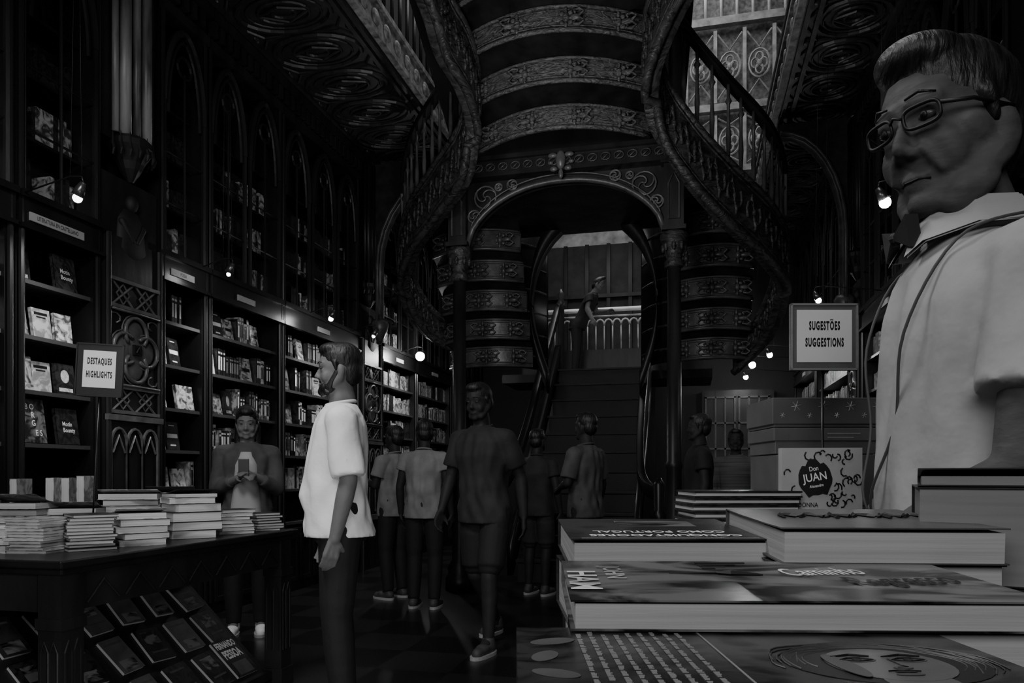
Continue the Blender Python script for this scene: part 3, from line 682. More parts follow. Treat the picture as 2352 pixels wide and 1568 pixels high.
stk(532,3.78,.95,.17,.16,[.018]*7,'the small stack second from the left table far end',['covD','covL'])
stk(606,4.0,1.0,.15,.14,[.014]*7,'the lowest stack at the far end of the left table',['covD','cov','covD'])
stk(60,3.3,.3,.22,.17,[.03]*5+[.028],'the curling-cover pile behind the stacks at far left',['covD','cov'],.04)
stk(175,3.4,.4,.22,.17,[.03]*5,'the pile below the highlights sign pole',['cov','covD'],.03)
stk(300,3.65,.6,.26,.17,[.03]*7,'the pale wide pile behind the printed spines',['covL','covD'],.02)
stk(395,3.95,.6,.24,.16,[.035]*6,'the rear pile in the middle of the left table',['covL','covD'],.03)
for i,(px,d,h,rz) in enumerate(((115,3.75,.2,.5),(150,3.75,.2,.5),(188,3.72,.22,.4),(40,3.7,.19,.3))):
    p=G(px,d); o=book((p.x,p.y,TZ+.1+.085),0,h,.13,.035,('slim','leaning','widest','lone')[i]+' upright book behind the piles at the back of the left table','upright books at the back of the left table','covL','pageL')
    o.rotation_euler=(Matrix.Rotation(rz,3,'Z')@Matrix.Rotation(PI/2,3,'Y')).to_euler()
p=G(115,3.74)
t=thing('book_riser','low dark wooden riser carrying upright books on the left table','stand',(p.x,p.y,TZ)); MB().box(-.3,.3,-.08,.08,.065,.085).build('top_board',M['wood2'],t); 
for s in (-1,1): MB().box(s*.28-.015,s*.28+.015,-.08,.08,0,.065).build('foot',M['wood2'],t)
# ---------------- signs ----------------
def sign(px,d,ytop,ybot,wpx,l1,l2,label,fm,zbase,rzo=0,mar=.1,mb_=.14,roll=0,ts=.2,dk='frame',tilde=None):
    p=G(px,d); t=thing('table_sign',label,'sign',(p.x,p.y,zbase),A+rzo); t.rotation_euler=(0,roll,A+rzo)
    z0=H0+(1090-ybot)*d/F0-zbase; z1=H0+(1090-ytop)*d/F0-zbase; w=wpx*d/F0; h=z1-z0
    b=MB(); b.box(-w/2,w/2,0,.008,z0,z1); m=w*.03
    b.build('holder_panel',fm,t)
    b=MB(); b.box(-w/2,-w/2+m,-.004,.012,z0,z1); b.box(w/2-m,w/2,-.004,.012,z0,z1); b.box(-w/2,w/2,-.004,.012,z0,z0+m); b.box(-w/2,w/2,-.004,.012,z1-m,z1); b.build('holder_frame',M[dk],t)
    MB().box(-w/2+w*mar,w/2-w*mar,-.002,0,z0+h*mb_,z1-h*mb_*.8).build('paper',M['paper'],t)
    zc=(z0+z1)/2; sz=w*ts
    o1=text(l1,sz,(0,-.002,zc+h*.16),(1,0,0),(0,0,1),M['ink'],t,sx=.42,bold=.045,sp=1.25); text(l2,sz,(0,-.002,zc-h*.09),(1,0,0),(0,0,1),M['ink'],t,sx=.42,bold=.045,sp=1.25)
    if tilde is not None:
        xs=[v.co.x for v in o1.data.vertices]; a=min(xs)+(max(xs)-min(xs))*tilde; zt=max(v.co.z for v in o1.data.vertices)+sz*.11; r=sz*.09
        MB().tube([(a-r*1.4,-.0028,zt-r*.5),(a-r*.6,-.0028,zt+r*.4),(a+r*.6,-.0028,zt-r*.4),(a+r*1.4,-.0028,zt+r*.5)],sz*.035,6).build('tilde_mark',M['ink'],t)
    b=MB(); b.tube([(0,.012,0),(0,.012,z0)],.004,8); b.build('pole',M['blackm'],t,True); MB().lathe(0,.012,[(.05,0),(.05,.006),(.01,.012)],16).build('base',M['blackm'],t,True)
sign(207,3.12,788,910,104,'DESTAQUES','HIGHLIGHTS','highlights table sign with dark frame on the left table',M['frame'],TZ,.1,.155,.17,.05,.19)
NT=.90
sign(1893,2.0,697,850,154,'SUGESTOES','SUGGESTIONS','suggestions table sign in pale frame above the gift boxes',M['frameP'],NT,0,.09,.12,0,.175,'pageD',.725)
# ---------------- right tables ----------------
def plain_table(x0,x1,y0,y1,z,label):
    t=thing('book_table',label,'table',((x0+x1)/2,(y0+y1)/2,0))
    MB().box(x0,x1,y0,y1,z-.03,z).build('tabletop',M['wood2'],t,False,True,.005)
    MB().box(x0+.04,x1-.04,y0+.04,y1-.04,z-.15,z-.03).build('apron',M['wood'],t,False,True)
    for x in (x0+.07,x1-.07):
        for y in (y0+.07,y1-.07): MB().box(x-.035,x+.035,y-.035,y+.035,0,z-.15).build('leg',M['wood'],t,False,True)
plain_table(-.2,.95,.25,.93,NT,'near dark book table under the foreground stacks')
plain_table(-.05,.95,1.54,2.85,NT,'second dark book table carrying gift boxes and the suggestions sign')
def near(px0,px1,d,depth,Ztop,T,rz,label,cm,pm='page',lift=0,tilt=0,corner=False):
    a=Pd(px0,1090,d);c=Pd(px1,1090,d); L=(c-a).length; mid=(a+c)/2
    if corner:
        ex=Vector((math.cos(A+rz),math.sin(A+rz),0)); mid=a+ex*L/2
    fw=Vector((-math.sin(A+rz),math.cos(A+rz),0)); mid=mid+fw*depth/2
    o=book((mid.x,mid.y,H0+Ztop-T+tilt*depth/2),A+rz,L,depth,T,label,None,cm,pm,lift,hard=.0012)
    o.rotation_euler=(tilt,0,A+rz); return o
oA=near(1312,1775,.66,.19,-.060,.030,0,'paperback with dark lifted cover, upside-down title, left of the foreground','covG',lift=.003,tilt=.05)
text('CONQUISTADORES',.024,(0,-.066,.0322),(-1,0,0),(0,-1,.03),M['white'],oA,sx=.66,bold=.012)
text('COMO PORTUGAL',.024,(0,-.034,.0315),(-1,0,0),(0,-1,.02),M['white'],oA,sx=.62,bold=.012)
MB().box(-.08,.08,-.089,-.087,.0323,.033).build('cover_rule',M['grey'],oA)
MB().box(-.03,.05,.02,.07,.0302,.0306).build('cover_picture',M['covN'],oA)
near(1312,1770,.67,.17,-.0905,.052,.02,'paperback directly beneath the dark lifted-cover one','covD')
near(1318,1770,.67,.17,-.143,.106,-.01,'thick volume at the bottom of the left foreground pile','covD')
oB=near(1800,2310,.60,.2,-.046,.027,-.06,'thick pale-paged book with brush-lettered cover, centre of the foreground','covB',lift=.003,tilt=.045)
b=MB()
for i in range(7):
    x=-.06+i*.024; b.tube(spline([(x,-.01+.02*(i%2),.0292),(x+.006,.03,.0285),(x+.014,.0,.0292),(x+.024,.012,.0288)],3),[.0008+.0008*((j+i)%3) for j in range(10)],4)
b.build('brush_lettering',M['ink'],oB)
near(1795,2305,.605,.19,-.0735,.03,-.05,'book beneath the brush-lettered one','covD')
near(1795,2305,.61,.19,-.104,.145,-.06,'thick volume at the bottom of the centre foreground pile','covD')
near(2108,2700,.66,.22,-.000,.010,-.5,'topmost book of the tall right-hand pile with curled cover','covG','pageD',.006,corner=True)
near(2104,2700,.66,.22,-.011,.085,-.48,'very thick dim book in the tall right-hand pile','covD','pageD',corner=True)
near(2104,2700,.66,.22,-.097,.15,-.5,'bottom volume of the tall right-hand pile','covD','pageD',corner=True)
oC=near(1312,2420,.455,.16,-.079,.018,-.03,'long glossy landscape-cover book lying across the front stacks','covN',lift=.0015,tilt=.045)
text('Regresso',.042,(.088,-.01,.0190),(1,.15,0),(-.15,1,0),M['ink'],oC,sx=.5,bold=.015); text('Caminho',.04,(.045,.025,.0188),(1,.15,0),(-.15,1,0),M['covL'],oC,sx=.42,bold=.01)
text('HAM',.03,(-.137,-.012,.0192),(0,-1,0),(1,0,0),M['covL'],oC,sx=1.1,bold=.012); text('JOHN',.02,(-.112,.02,.0190),(0,-1,0),(1,0,0),M['covL'],oC,sx=1.0,bold=.01)
b=MB(); b.tube([(-.07,.02,.019),(-.035,.018,.0195),(-.025,.016,.0195),(-.002,.013,.019)],[.0005,.001,.003,.0006],6); b.build('bird_silhouette',M['ink'],oC)
for k in range(4): MB().box(-.04,.0-.01*k,.068-k*.009,.071-k*.009,.0182,.0188).build('printed_line',M['ink'],oC)
near(1330,2420,.46,.145,-.0975,.15,-.03,'thick block of a book under the long landscape-cover one','covD')
oD=near(1190,2500,.335,.14,-.098,.015,0,'front-most book with a painted portrait of a woman on its cover','covP')
near(1190,2500,.338,.14,-.1135,.136,0,'thick book beneath the painted portrait cover','covD')
def disc(b,cx,cy,rx,ry,z,n=32,rot=0):
    b.plate([(rx*math.cos(q*2*PI/n)*math.cos(rot)-ry*math.sin(q*2*PI/n)*math.sin(rot),rx*math.cos(q*2*PI/n)*math.sin(rot)+ry*math.sin(q*2*PI/n)*math.cos(rot)) for q in range(n)],(cx,cy,z),(1,0,0),(0,1,0),.0003)
fx0,fy0=.062,-.022
b=MB(); disc(b,fx0,fy0+.003,.052,.042,.01505); b.build('portrait_hair',M['ink'],oD)
b=MB()
for k in range(9):
    R1=.036+.002*k; b.tube([(fx0+R1*1.12*math.cos(q*PI/20+.08*math.sin(k*2+q*.7)),fy0+.003+R1*.86*math.sin(q*PI/20+.05*math.sin(q+k)),.0154) for q in range(-4+k%3,23-k%4)],.0004,4)
b.build('portrait_hair_strands',M['dgrey'],oD)
b=MB(); disc(b,fx0,fy0-.002,.031,.032,.0155); disc(b,fx0,fy0-.034,.017,.016,.0154); b.build('portrait_face',M['port'],oD)
b=MB(); disc(b,fx0-.024,fy0-.006,.006,.022,.0160,rot=.1); disc(b,fx0+.003,fy0-.011,.005,.002,.0160)
for s in (-1,1): disc(b,fx0+s*.0135,fy0+.006,.0105,.0055,.0158)
disc(b,fx0,fy0-.0235,.007,.0018,.0160); b.build('portrait_shade',M['dgrey'],oD)
b=MB()
for s in (-1,1):
    ex_=fx0+s*.0135; ey_=fy0+.004
    b.tube([(ex_-.009,ey_,.0163),(ex_-.004,ey_+.003,.0163),(ex_+.003,ey_+.0033,.0163),(ex_+.009,ey_+.0005,.0163)],[.0003,.0006,.0006,.0003],4)
    b.tube([(ex_-.008,ey_-.0005,.0163),(ex_,ey_-.0026,.0163),(ex_+.008,ey_,.0163)],.0003,4); disc(b,ex_,ey_+.0003,.0024,.0024,.0162,14)
    b.tube([(ex_-.011,ey_+.007,.0163),(ex_,ey_+.0105,.0163),(ex_+.01,ey_+.008,.0163)],[.0003,.0007,.0004],4)
b.tube([(fx0+.0035,fy0+.006,.0163),(fx0+.004,fy0-.006,.0163),(fx0+.006,fy0-.010,.0163),(fx0,fy0-.0115,.0163)],.0003,4)
b.tube([(fx0-.008,fy0-.018,.0163),(fx0-.003,fy0-.0168,.0163),(fx0,fy0-.0174,.0163),(fx0+.003,fy0-.0168,.0163),(fx0+.008,fy0-.018,.0163)],.0004,4)
disc(b,fx0,fy0-.0195,.0055,.0013,.0162)
b.build('portrait_features',M['ink'],oD)
rr=random.Random(5)
for (x,y,r,a) in ((-.108,.03,.014,.4),(-.114,-.005,.012,1.2),(-.110,-.04,.013,-.5)):
    b=MB(); disc(b,x,y,r,r*.55,.0151,24,a); b.build('leaf_print',M['dgrey'],oD)
for i in range(9):
    x=-.092+i*.0076; b=MB(); y=.055-rr.random()*.01
    while y>-.055:
        l=.004+rr.random()*.009
        yy=y
        while yy>y-l: b.box(x-.0010,x+.0010+rr.random()*.0012,yy-.0011,yy,.0151,.0155); yy-=.0019
        y-=l+.003
    b.build('printed_line',M['grey'],oD)
b=MB(); b.box(-.018,-.0168,-.07,.07,.0151,.0154); b.build('cover_divider',M['grey'],oD)
p=Pd(1690,1195,1.64)
z=NT
for i in range(14):
    o=book((p.x+random.uniform(-.007,.007),p.y+.03,z),A+.05+random.uniform(-.03,.03),.235,.15,.0148,('topmost' if i==13 else 'inner' if i else 'bottom')+' book of the striped-spine pile left of the standing title book','books of the striped-spine pile','covD','pageL',hard=.0042); z+=.0154
d=1.62; p=G(1888,d); zb=H0+(1090-1170)*d/F0; w=178*d/F0; h=142*d/F0
t=thing('book','standing white scribble-covered book with dark heart-shaped title patch','book',(p.x,p.y,zb),A-.1)
MB().box(-w/2,w/2,0,.002,0,h).box(-w/2,w/2,.03,.032,0,h).box(-w/2,-w/2+.002,.002,.03,0,h).build('cover',M['clothW'],t); MB().box(-w/2+.002,w/2-.003,.002,.03,.003,h-.003).build('pages',M['pageD'],t)
tx,tz=Vector((.98,0,.16)),Vector((-.16,0,.98))
b=MB(); b.plate([(.036*math.cos(q*PI/12)*(1-.12*math.sin(q*PI/12)),.04*math.sin(q*PI/12)+(.004 if q%4 else -.004)) for q in range(24)],(-.015,-.0015,h*.5),tx,tz,.0012); pt=b.build('title_patch',M['frame'],t)
for s_,sz_,o_,sx_ in (('Don',.014,.022,.8),('JUAN',.025,.003,.85),('Alexandre',.009,-.016,.8)): text(s_,sz_,Vector((-.015,-.003,h*.5))+tz*o_,tx,tz,M['white'],t,sx=sx_,bold=.01)
rr=random.Random(3)
for i in range(60):
    x=rr.uniform(-w/2+.008,w/2-.008); zz=rr.uniform(.01,h-.012)
    if ((x+.015)/.043)**2+((zz-h*.5)/.048)**2<1 or (x<.01 and zz<.02): continue
    r=rr.uniform(.004,.009); a0=rr.uniform(0,6)
    MB().tube([(x+r*math.cos(a0+q*.8),-.001,zz+r*math.sin(a0+q*.8)*1.2) for q in range(5)],.0016,4).build('scribble_mark',M['ink'],t)
text('DONNA',.014,(-.03,-.001,.010),(1,0,0),(0,0,1),M['ink'],t,sx=.8,bold=.01)
book((p.x-.02,p.y+.06,NT),A,.2,.15,zb-NT-.002,'thick dim book supporting the standing title book',None,'covD','pageD')
d=2.25; z=NT
for i,(wd,hh,px) in enumerate(((240,.095,1866),(246,.085,1862),(256,.1,1864))):
    w=wd*d/F0; q=G(px,d+.13)
    zz=[.9,H0+(1090-1042)*d/F0,H0+(1090-980)*d/F0][i]; z1=[H0+(1090-1043)*d/F0,H0+(1090-981)*d/F0,H0+(1090-912)*d/F0][i]
    t=thing('gift_box',('bottom','middle','top')[i]+' grey cardboard gift box in the pile under the suggestions sign'+(' with snowflake print' if i==2 else ''),'box',(q.x,q.y,zz),A)
    h=z1-zz-.001; MB().box(-w/2+.006,w/2-.006,-.12,.12,0,h-.01).build('box_body',M['box'],t,bevel=.002); MB().box(-w/2,w/2,-.126,.126,h*.1 if i==2 else h*.5,h).build('lid',M['box'],t,bevel=.002)
    if i==2:
        for k in range(8):
            x=-w/2+.03+k*w/8.2; zc=h*(.72 if k%2 else .4); r=.015 if k%2 else .008
            b=MB()
            for a in range(3):
                ca,sa=math.cos(a*PI/3+.2),math.sin(a*PI/3+.2)
                b.tube([(x-r*ca,-.127,zc-r*sa),(x+r*ca,-.127,zc+r*sa)],.0008,4)
            b.build('snowflake_print',M['covL'],t)
    else: 
        for k in range(2): MB().box(.0,.1-.02*k,-.1275,-.1262,h*.75-k*.012,h*.75-k*.012+.004).build('print_line',M['grey'],t)
# ---------------- people ----------------
def remesh(mb,name,m,vox,it,parent):
    me=mb.mesh(name,m); o=bpy.data.objects.new('tmp',me); COL.objects.link(o)
    r=o.modifiers.new('r','REMESH'); r.mode='VOXEL'; r.voxel_size=vox
    s=o.modifiers.new('s','SMOOTH'); s.factor=.5; s.iterations=it
    bpy.context.view_layer.update()
    me2=bpy.data.meshes.new_from_object(o.evaluated_get(bpy.context.evaluated_depsgraph_get())); bpy.data.objects.remove(o)
    me2.name=name; me2.materials.clear(); me2.materials.append(m)
    for p in me2.polygons: p.use_smooth=True
    ob=bpy.data.objects.new(name,me2); COL.objects.link(ob); ob.parent=parent; return ob
def hand(b,w,d,pn,curl,side):
    w=Vector(w);d=Vector(d).normalized();pn=Vector(pn);pn=(pn-d*pn.dot(d)).normalized();lat=d.cross(pn)*side
    for k in (-1,0,1): b.cap(w+d*.012+lat*k*.016,w+d*.08+lat*k*.026,.015,.014,8)
    ln=[.92,1,.95,.75]
    for i in range(4):
        p=w+d*.085+lat*(1.5-i)*.0195; dd=d.copy()
        for L,r0,r1 in ((.04,.0092,.0085),(.026,.0085,.008),(.02,.008,.007)):
            dd=(dd*math.cos(curl)+pn*math.sin(curl)).normalized()
            q=p+dd*L*ln[i]; b.cap(p,q,r0,r1,8); p=q
    p=w+d*.025+lat*.028; q=p+(d*.6+lat*.6+pn*.3).normalized()*.04; b.cap(p,q,.014,.011,8); r=q+(d*.85+lat*.1+pn*.5).normalized()*.032; b.cap(q,r,.0105,.0085,8)
def bend(obs,k):
    for o in obs:
        if o.type!='MESH': continue
        for v in o.data.vertices:
            z=v.co.z
            if z>.85: v.co.y-=k*(z-.85)
def headT(yaw,pitch,hs=1): return Matrix.Translation((0,0,1.5))@Matrix.Rotation(yaw,4,'Z')@Matrix.Rotation(pitch,4,'X')@Matrix.Scale(hs,4)@Matrix.Translation((0,0,-1.5-(.012 if hs>1 else 0)))
def person(label,loc,face,Hh,top,bot,hair,skin,aL=None,aR=None,lL=None,lR=None,yaw=0,pitch=0,sleeve=.5,hem=.84,vox=.009,shorts=False,long_hair=False,beard=None,belly=0,curl=.35,group=None,shoe='shoe',lean=0,sm=3,folds=False,lined=False,hsc=1):
    fx,fy=face; rz=math.atan2(fy,fx)+PI/2
    t=thing('person',label,'person',loc,rz,group); S=Hh/1.75; t.scale=(S,S,S)
    V=Vector
    aL=[V(q) for q in (aL or ((.235,.02,1.13),(.25,-.05,.88)))]; aR=[V(q) for q in (aR or ((-.235,.02,1.13),(-.25,-.05,.88)))]
    lL=[V(q) for q in (lL or ((.1,-.015,.49),(.1,.02,.08)))]; lR=[V(q) for q in (lR or ((-.1,-.015,.49),(-.1,.02,.08)))]
    R0=[(.86,.15,.1),(.95,.165,.115),(1.05,.147,.104),(1.15,.145,.1),(1.28,.165,.11),(1.37,.165,.1),(1.43,.12,.08),(1.47,.062,.06)]
    b=MB(); b.rings([(0,-belly*math.exp(-((z-1.08)/.12)**2)*.5,z,rx,ry+belly*math.exp(-((z-1.08)/.12)**2)*.5) for z,rx,ry in R0])
    b.cap((0,.012,1.42),(0,-.008,1.56),.058,.054)
    for s,a,l in ((1,aL,lL),(-1,aR,lR)):
        sh=V((s*.178,.005,1.385)); b.cap((s*.08,.005,1.4),sh,.055,.056); b.cap(sh,a[0],.052,.04); b.cap(a[0],a[0].lerp(a[1],.3),.04,.041); b.cap(a[0].lerp(a[1],.3),a[1],.041,.027)
        fd=(a[1]-a[0]); pn=V((-s,-.3,0)) if abs(fd.normalized().z)>.6 else V((-s*.5,0,-1))
        hand(b,a[1],fd,pn,curl,s)
        hip=V((s*.088,0,.9)); b.cap(hip,l[0],.088,.056); mid=l[0].lerp(l[1],.3)+V((0,.012,0)); b.cap(l[0],mid,.056,.056); b.cap(mid,l[1],.056,.036); b.cap(l[1],l[1]+V((0,-.1,-.035)),.038,.028)
    T=headT(yaw,pitch,hsc)
    b.T=T
    b.ell((0,.005,1.655),(.075,.096,.1)); b.ell((0,-.028,1.61),(.064,.062,.09)); b.ell((0,-.032,1.558),(.055,.053,.042)); b.ell((0,-.078,1.537),(.024,.016,.018))
    for s in (-1,1): b.cap((s*.06,.0,1.595),(s*.038,-.055,1.545),.022,.02,8)
    b.cap((0,-.087,1.642),(0,-.106,1.607),.007,.0095,10)
    for s in (-1,1):
        b.ell((s*.0100,-.096,1.601),.0078); b.ell((s*.036,-.06,1.6),(.026,.024,.03)); b.ell((s*.077,.006,1.62),(.009,.017,.030)); b.cap((s*.012,-.086,1.664),(s*.045,-.072,1.664),.0085,.008,8)
        b.ell((s*.031,-.076,1.652),(.017,.012,.0065)); b.ell((s*.031,-.075,1.633),(.016,.01,.006))
        if lined: b.cap((s*.022,-.088,1.605),(s*.036,-.078,1.575),.006,.007,8); b.cap((s*.02,-.084,1.626),(s*.044,-.072,1.622),.0055,.005,8); b.cap((s*.03,-.03,1.53),(s*.012,-.02,1.49),.02,.018,8); b.cap((s*.05,-.03,1.56),(s*.03,-.06,1.53),.024,.02,8); b.ell((s*.062,-.03,1.62),(.012,.03,.02))
    b.ell((0,-.085,1.571),(.023,.011,.0055)); b.ell((0,-.083,1.561),(.019,.011,.0065)); b.cap((0,.02,1.5),(0,0,1.58),.056 if lined else .052,.052)
    objs=[remesh(b,'body',skin,vox,sm,t)]
    for s in (-1,1):
        b=MB(); b.T=T; b.k=0; b.ell((s*.031,-.0805,1.6425),(.0125,.0075,.0055),10,8); b.k=1; b.ell((s*.031,-.0865,1.6425),(.0058,.0028,.0052),8,6); objs.append(b.build('eye',[M['eye'],M['ink']],t,True))
        b=MB(); b.T=T; b.tube([(s*.014,-.094,1.668),(s*.032,-.09,1.672),(s*.048,-.078,1.667)],[.0015,.0024,.0012],5); objs.append(b.build('eyebrow',hair,t,True))
    b=MB(); b.T=T; b.tube([(-.022,-.084,1.5655),(-.01,-.093,1.567),(0,-.095,1.5662),(.01,-.093,1.567),(.022,-.084,1.5655)],.0012,5); objs.append(b.build('mouth_line',M['ink'],t))
    b=MB(); b.T=T; b.ell((0,.018,1.682),(.083,.099,.086)); b.ell((0,.05,1.63),(.074,.06,.075)); b.ell((0,-.03,1.73),(.06,.06,.035))
    for s in (-1,1): b.cap((s*.074,-.02,1.66),(s*.074,-.015,1.63),.012,.008,8)
    if long_hair:
        b.ell((0,.06,1.6),(.085,.055,.12)); b.cap((.06,.04,1.6),(.075,.03,1.42),.035,.025); b.cap((-.06,.04,1.6),(-.075,.03,1.42),.035,.025)
    objs.append(remesh(b,'hair',hair,.006,3,t))
    if beard:
        b=MB(); b.T=T; b.ell((0,-.042,1.55),(.058,.056,.036)); b.ell((0,-.085,1.535),(.025,.018,.02)); b.cap((-.02,-.088,1.583),(.02,-.088,1.583),.007,.007,8)
        for s in (-1,1): b.cap((s*.066,-.01,1.62),(s*.048,-.05,1.55),.014,.018,8)
        objs.append(remesh(b,'beard',beard,.006,2,t))
    g=.02
    b=MB(); rr=[(0,-belly*math.exp(-((z-1.08)/.14)**2)*.5,z,rx+g,ry+g+belly*math.exp(-((z-1.08)/.14)**2)*.5) for z,rx,ry in R0[1:-1]]
    rr=[(0,0,hem,.187,.145+belly*.4)]+[r for r in rr if r[2]>hem+.04]+[(0,.006,1.475,.078,.07)]
    b.rings(rr)
    for s,a in ((1,aL),(-1,aR)):
        sh=V((s*.178,.005,1.385)); b.cap((s*.08,.005,1.395),sh,.072,.074)
        if sleeve<=1:
            e=sh.lerp(a[0],sleeve*1.05); b.tube([sh,sh.lerp(e,.5),e],[.074,.073,.074],16)
        else:
            b.cap(sh,a[0],.07,.058); e=a[0].lerp(a[1],sleeve-1); b.tube([a[0],a[0].lerp(e,.5),e],[.058,.054,.046],14)
    so=remesh(b,'shirt',top,.010,3,t)
    if folds:
        for v in so.data.vertices:
            n=v.normal; c=v.co; a=math.atan2(c.x,-c.y)
            w_=.004*math.sin(10*a+9*c.z+2*math.sin(7*c.z))+.004*math.sin(30*c.z+6*a)*math.exp(-((c.z-1.0)/.13)**2)+.003*math.sin(22*c.z-9*a)
            nn=Vector((n.x,n.y,n.z*.2)); v.co=c+nn*w_*(1 if c.z<1.42 else .3)*min(1,max(.15,(c.z-hem)/.06))
    objs.append(so)
    b=MB(); b.tube([(.07*math.cos(q*PI/10),.006+.068*math.sin(q*PI/10)-.004,1.478-.012*math.cos(q*PI/10+PI/2)) for q in range(20)],.008,6,True); objs.append(b.build('collar',top,t,True))
    b=MB(); b.rings([(0,0,.84,.172,.125),(0,0,.93,.182,.13),(0,0,1.02,.163,.118)])
    for s,l in ((1,lL),(-1,lR)):
        hip=V((s*.088,0,.9)); kn=l[0]; b.cap(hip,kn.lerp(hip,.15),.102,.08); 
        if shorts: b.tube([hip.lerp(kn,.3),hip.lerp(kn,.85)],[.1,.092],16)
        else:
            b.cap(hip.lerp(kn,.8),kn,.082,.072); e=kn.lerp(l[1],.98); b.tube([kn,kn.lerp(e,.4),e],[.072,.07,.056],14)
    remesh(b,'shorts' if shorts else 'trousers',bot,.010,3,t)
    for s,l in ((1,lL),(-1,lR)):
        a=l[1]; b=MB(); b.cap((a.x,a.y+.02,a.z-.03),(a.x*1.08,a.y-.15,a.z-.045),.044,.036,12); b.cap((a.x,a.y+.005,a.z-.03),(a.x,a.y,a.z+.01),.045,.044,12); b.ell((a.x*1.05,a.y-.08,a.z-.03),(.045,.06,.034))
        sh=remesh(b,'shoe',M[shoe],.008,2,t)
        b=MB(); b.rings([(a.x*1.04,a.y-.065,a.z-.08,.05,.135),(a.x*1.04,a.y-.065,a.z-.058,.05,.137)],20); b.build('sole',M['sole'],sh)
    if lean: bend(objs,lean)
    return t
def at(px,d): p=G(px,d); p.z=0; return p
def fdir(r,f): return (CA*r-SA*f, SA*r+CA*f)
X=at(2375,1.13); LE=.14; yw,pt,HS=.48,.08,1.09
nm=person('large near man in glasses and pale polo shirt, right foreground, facing left',X,fdir(-1,.12),1.79,M['shirtN'],M['clothD'],M['hairG'],M['skinN'],
  aL=((.225,-.09,1.12),(.12,-.22,1.03)),aR=((-.24,-.02,1.12),(-.08,-.17,1.04)),yaw=yw,pitch=pt,sleeve=.62,vox=.005,belly=.06,curl=.5,lean=LE,sm=3,folds=True,lined=True,hsc=HS)
def worn(name,label,cat):
    t=thing(name,label,cat,X,nm.rotation_euler.z); t.scale=nm.scale; return t
T=headT(yw,pt,HS)
b=MB(); b.T=T
def sq(c,p=.6): return math.copysign(abs(c)**p,c)
for s in (-1,1):
    b.tube([(s*.033+.0235*sq(math.cos(q*PI/12)),-.1+.012*abs(s*.033+.024*sq(math.cos(q*PI/12)))/.06,1.641+.0135*sq(math.sin(q*PI/12))) for q in range(24)],.0024,6,True)
    b.tube([(s*.057,-.088,1.647),(s*.075,-.05,1.648),(s*.083,.01,1.64)],.0026,6)
b.tube([(-.009,-.1,1.645),(0,-.104,1.649),(.009,-.1,1.645)],.002,6)
o=b.build('frame',M['ink'],worn('eyeglasses','dark-framed glasses worn by the near man on the right','glasses'),True); bend([o],LE)
b=MB()
b.tube(spline([(.07,.09,1.485),(.1,.03,1.485),(.1,-.07,1.45),(.06,-.14,1.33),(.02,-.155,1.2),(-.03,-.185,1.1),(-.06,-.18,1.05)],6),.0022,6)
b.tube(spline([(-.07,.09,1.485),(-.1,.03,1.485),(-.1,-.07,1.45),(-.09,-.14,1.33),(-.08,-.155,1.2),(-.07,-.185,1.1),(-.06,-.18,1.05)],6),.0022,6)
o=b.build('strap_band',M['strapm'],worn('camera_strap','thin dark strap hanging round the neck of the near man','strap'),True); bend([o],LE)
b=MB(); b.box(-.05,.06,-.285,-.245,.98,1.045); cc=worn('compact_camera','small black camera held low by the near man','camera'); o=b.build('camera_body',M['blackm'],cc,bevel=.006); bend([o],LE)
b=MB(); b.tube([(0,-.285,1.01),(0,-.315,1.01)],[.024,.022],16); o=b.build('lens',M['lens'],cc,True); bend([o],LE)
bt=worn('bow_tie','small dark bow tie at the pale collar of the near man','bow tie')
b=MB()
for s in (-1,1): b.add([(0,-.1,1.482),(s*.045,-.09,1.506),(s*.045,-.09,1.458),(0,-.114,1.482),(s*.045,-.108,1.506),(s*.045,-.108,1.458)],[(0,1,2),(3,5,4),(0,3,4,1),(1,4,5,2),(2,5,3,0)])
b.ell((0,-.108,1.482),(.009,.009,.011),8,6); o=b.build('bow',M['ink'],bt); bend([o],LE)
b=MB()
for s in (-1,1):
    P=[(s*.005,-.08,1.49),(s*.042,-.064,1.512),(s*.072,-.02,1.52),(s*.07,.04,1.52)]; Q2=[(s*.03,-.108,1.445),(s*.06,-.092,1.46),(s*.095,-.03,1.475),(s*.09,.05,1.48)]
    b.add(P+Q2,[(i,i+1,5+i,4+i) for i in range(3)]); b.add([(x,y-.004,z+.002) for x,y,z in P+Q2],[(4+i,5+i,i+1,i) for i in range(3)])
o=b.build('polo_collar',M['clothW'],nm,True); bend([o],LE)
person('bearded man in a white t-shirt standing beside the left table, facing left',at(782,3.5),fdir(-.95,-.2),1.76,M['tee'],M['clothD'],M['hair'],M['skin'],
  aL=((.22,.04,1.12),(.205,-.02,.86)),aR=((-.225,.0,1.12),(-.21,-.06,.86)),yaw=.05,pitch=.05,sleeve=.9,hem=.86,vox=.0065,beard=M['hair'],belly=.06,folds=True)
w=at(568,5.35); wf=fdir(.25,-.95)
wo=person('woman in a dark cardigan over a pale top looking down at a phone',w,wf,1.64,M['clothC'],M['clothD'],M['hair'],M['skin'],
  aL=((.22,-.02,1.12),(.07,-.2,1.22)),aR=((-.22,-.02,1.12),(-.05,-.2,1.2)),pitch=.3,sleeve=1.7,hem=.82,vox=.008,long_hair=True,curl=.6,shoe='tee',folds=True)
b=MB(); b.rings([(0,-.062,.74,.125,.13),(0,-.062,.95,.12,.124),(0,-.058,1.1,.1,.112),(0,-.056,1.3,.09,.11),(0,-.047,1.4,.05,.088)])
b.build('pale_top',M['clothW'],wo,True)
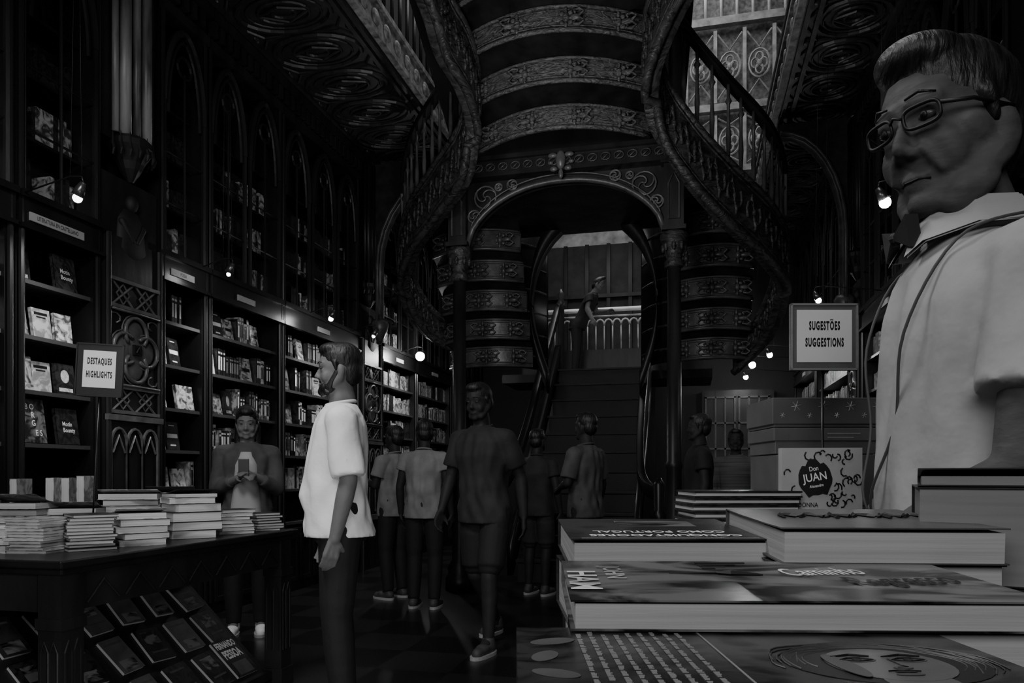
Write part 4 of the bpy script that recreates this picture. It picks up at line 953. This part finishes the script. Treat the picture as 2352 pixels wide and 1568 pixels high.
t=thing('phone','small dark phone held by the woman among the bookcases','phone',w,math.atan2(wf[1],wf[0])+PI/2); MB().box(-.035,.035,-.275,-.267,1.13,1.26).build('phone_body',M['blackm'],t,bevel=.003)
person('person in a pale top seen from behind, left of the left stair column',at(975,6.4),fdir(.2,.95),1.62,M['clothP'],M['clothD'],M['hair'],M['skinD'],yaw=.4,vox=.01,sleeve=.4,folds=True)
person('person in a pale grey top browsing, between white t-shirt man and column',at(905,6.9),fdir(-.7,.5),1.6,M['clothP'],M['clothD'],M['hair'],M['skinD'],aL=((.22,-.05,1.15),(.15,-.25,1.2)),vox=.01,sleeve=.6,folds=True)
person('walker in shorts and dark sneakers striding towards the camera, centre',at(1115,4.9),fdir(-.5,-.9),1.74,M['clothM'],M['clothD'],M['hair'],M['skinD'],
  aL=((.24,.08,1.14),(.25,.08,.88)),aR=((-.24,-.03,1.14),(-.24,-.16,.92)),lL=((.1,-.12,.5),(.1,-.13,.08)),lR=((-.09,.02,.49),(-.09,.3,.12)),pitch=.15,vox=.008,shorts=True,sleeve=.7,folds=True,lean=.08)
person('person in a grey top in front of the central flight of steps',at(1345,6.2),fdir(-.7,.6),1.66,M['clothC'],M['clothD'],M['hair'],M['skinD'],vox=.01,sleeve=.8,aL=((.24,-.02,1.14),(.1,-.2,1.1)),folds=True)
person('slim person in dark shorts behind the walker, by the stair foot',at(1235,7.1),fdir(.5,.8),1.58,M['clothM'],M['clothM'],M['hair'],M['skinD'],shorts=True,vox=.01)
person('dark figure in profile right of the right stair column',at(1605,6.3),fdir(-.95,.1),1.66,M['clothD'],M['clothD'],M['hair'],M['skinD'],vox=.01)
person('person in a striped top near the back wall, right of the dark profile figure',at(1690,7.4),fdir(-.3,-.9),1.6,M['stripe'],M['clothD'],M['hair'],M['skinD'],vox=.01,sleeve=1.6)
lp=PY(1325,1090,11.0); lp.z=2.62
person('figure leaning at the lit landing railing seen through the arch',lp,fdir(.9,-.3),1.45,M['clothD'],M['clothD'],M['hair'],M['skin'],vox=.011,aL=((.24,-.12,1.2),(.2,-.35,1.2)),aR=((-.26,-.1,1.15),(-.3,-.3,.95)),lean=.5)
t=thing('cabinet','dim glazed cabinet against the back wall at right','cabinet',(.9,13.3,0))
b=MB(); b.box(.2,1.38,13.2,13.45,0,2.6); b.build('carcass',M['wood'],t,False,True)
for k in range(2):
    b=MB(); x=.25+k*.55
    for i in range(4): b.box(x+i*.16,x+i*.16+.03,13.16,13.2,.7,2.5)
    for i in range(5): b.box(x,x+.51,13.16,13.2,.7+i*.44,.73+i*.44)
    b.build('door_lattice',M['panel'],t,False,True)
# ---------------- lights ----------------
def area(name,loc,tgt,sx,sy,e):
    L=bpy.data.lights.new(name,'AREA'); L.shape='RECTANGLE'; L.size=sx; L.size_y=sy; L.energy=e
    o=bpy.data.objects.new(name,L); COL.objects.link(o); o.location=loc; o.rotation_euler=(Vector(tgt)-Vector(loc)).to_track_quat('-Z','Y').to_euler()
area('skylight',(-.9,8,10.8),(-.9,8,0),3,9,320)
area('shop_front_daylight',(-.8,-2.6,3.0),(-.8,3,1.3),3,1.8,80)
area('people_fill_light',(-2.0,1.9,3.6),(-1.6,3.4,.9),.7,.9,52)  # added soft fill for the people and left table, no fixture hangs there
area('near_table_light',(-.3,1.0,3.2),(.3,.9,1.0),.6,.6,9)  # unseen area light aimed down at the near book table
area('stair_fill_light',(-1.2,4.4,3.1),(-1.2,6.8,4.7),.5,.3,26)  # added fill that brightens the stair carving, no lamp stands there
area('landing_light',(-1.4,10.9,4.9),(-1.3,11.5,3.5),1.0,.5,9)
area('rack_fill_light',(-.55,.95,.62),(-2.4,3.2,.2),.4,.3,15)  # added fill below the frame for the rack books under the left table
W=bpy.data.worlds.new('w'); SC.world=W; W.use_nodes=True; W.node_tree.nodes['Background'].inputs[0].default_value=(1,1,1,1); W.node_tree.nodes['Background'].inputs[1].default_value=.01
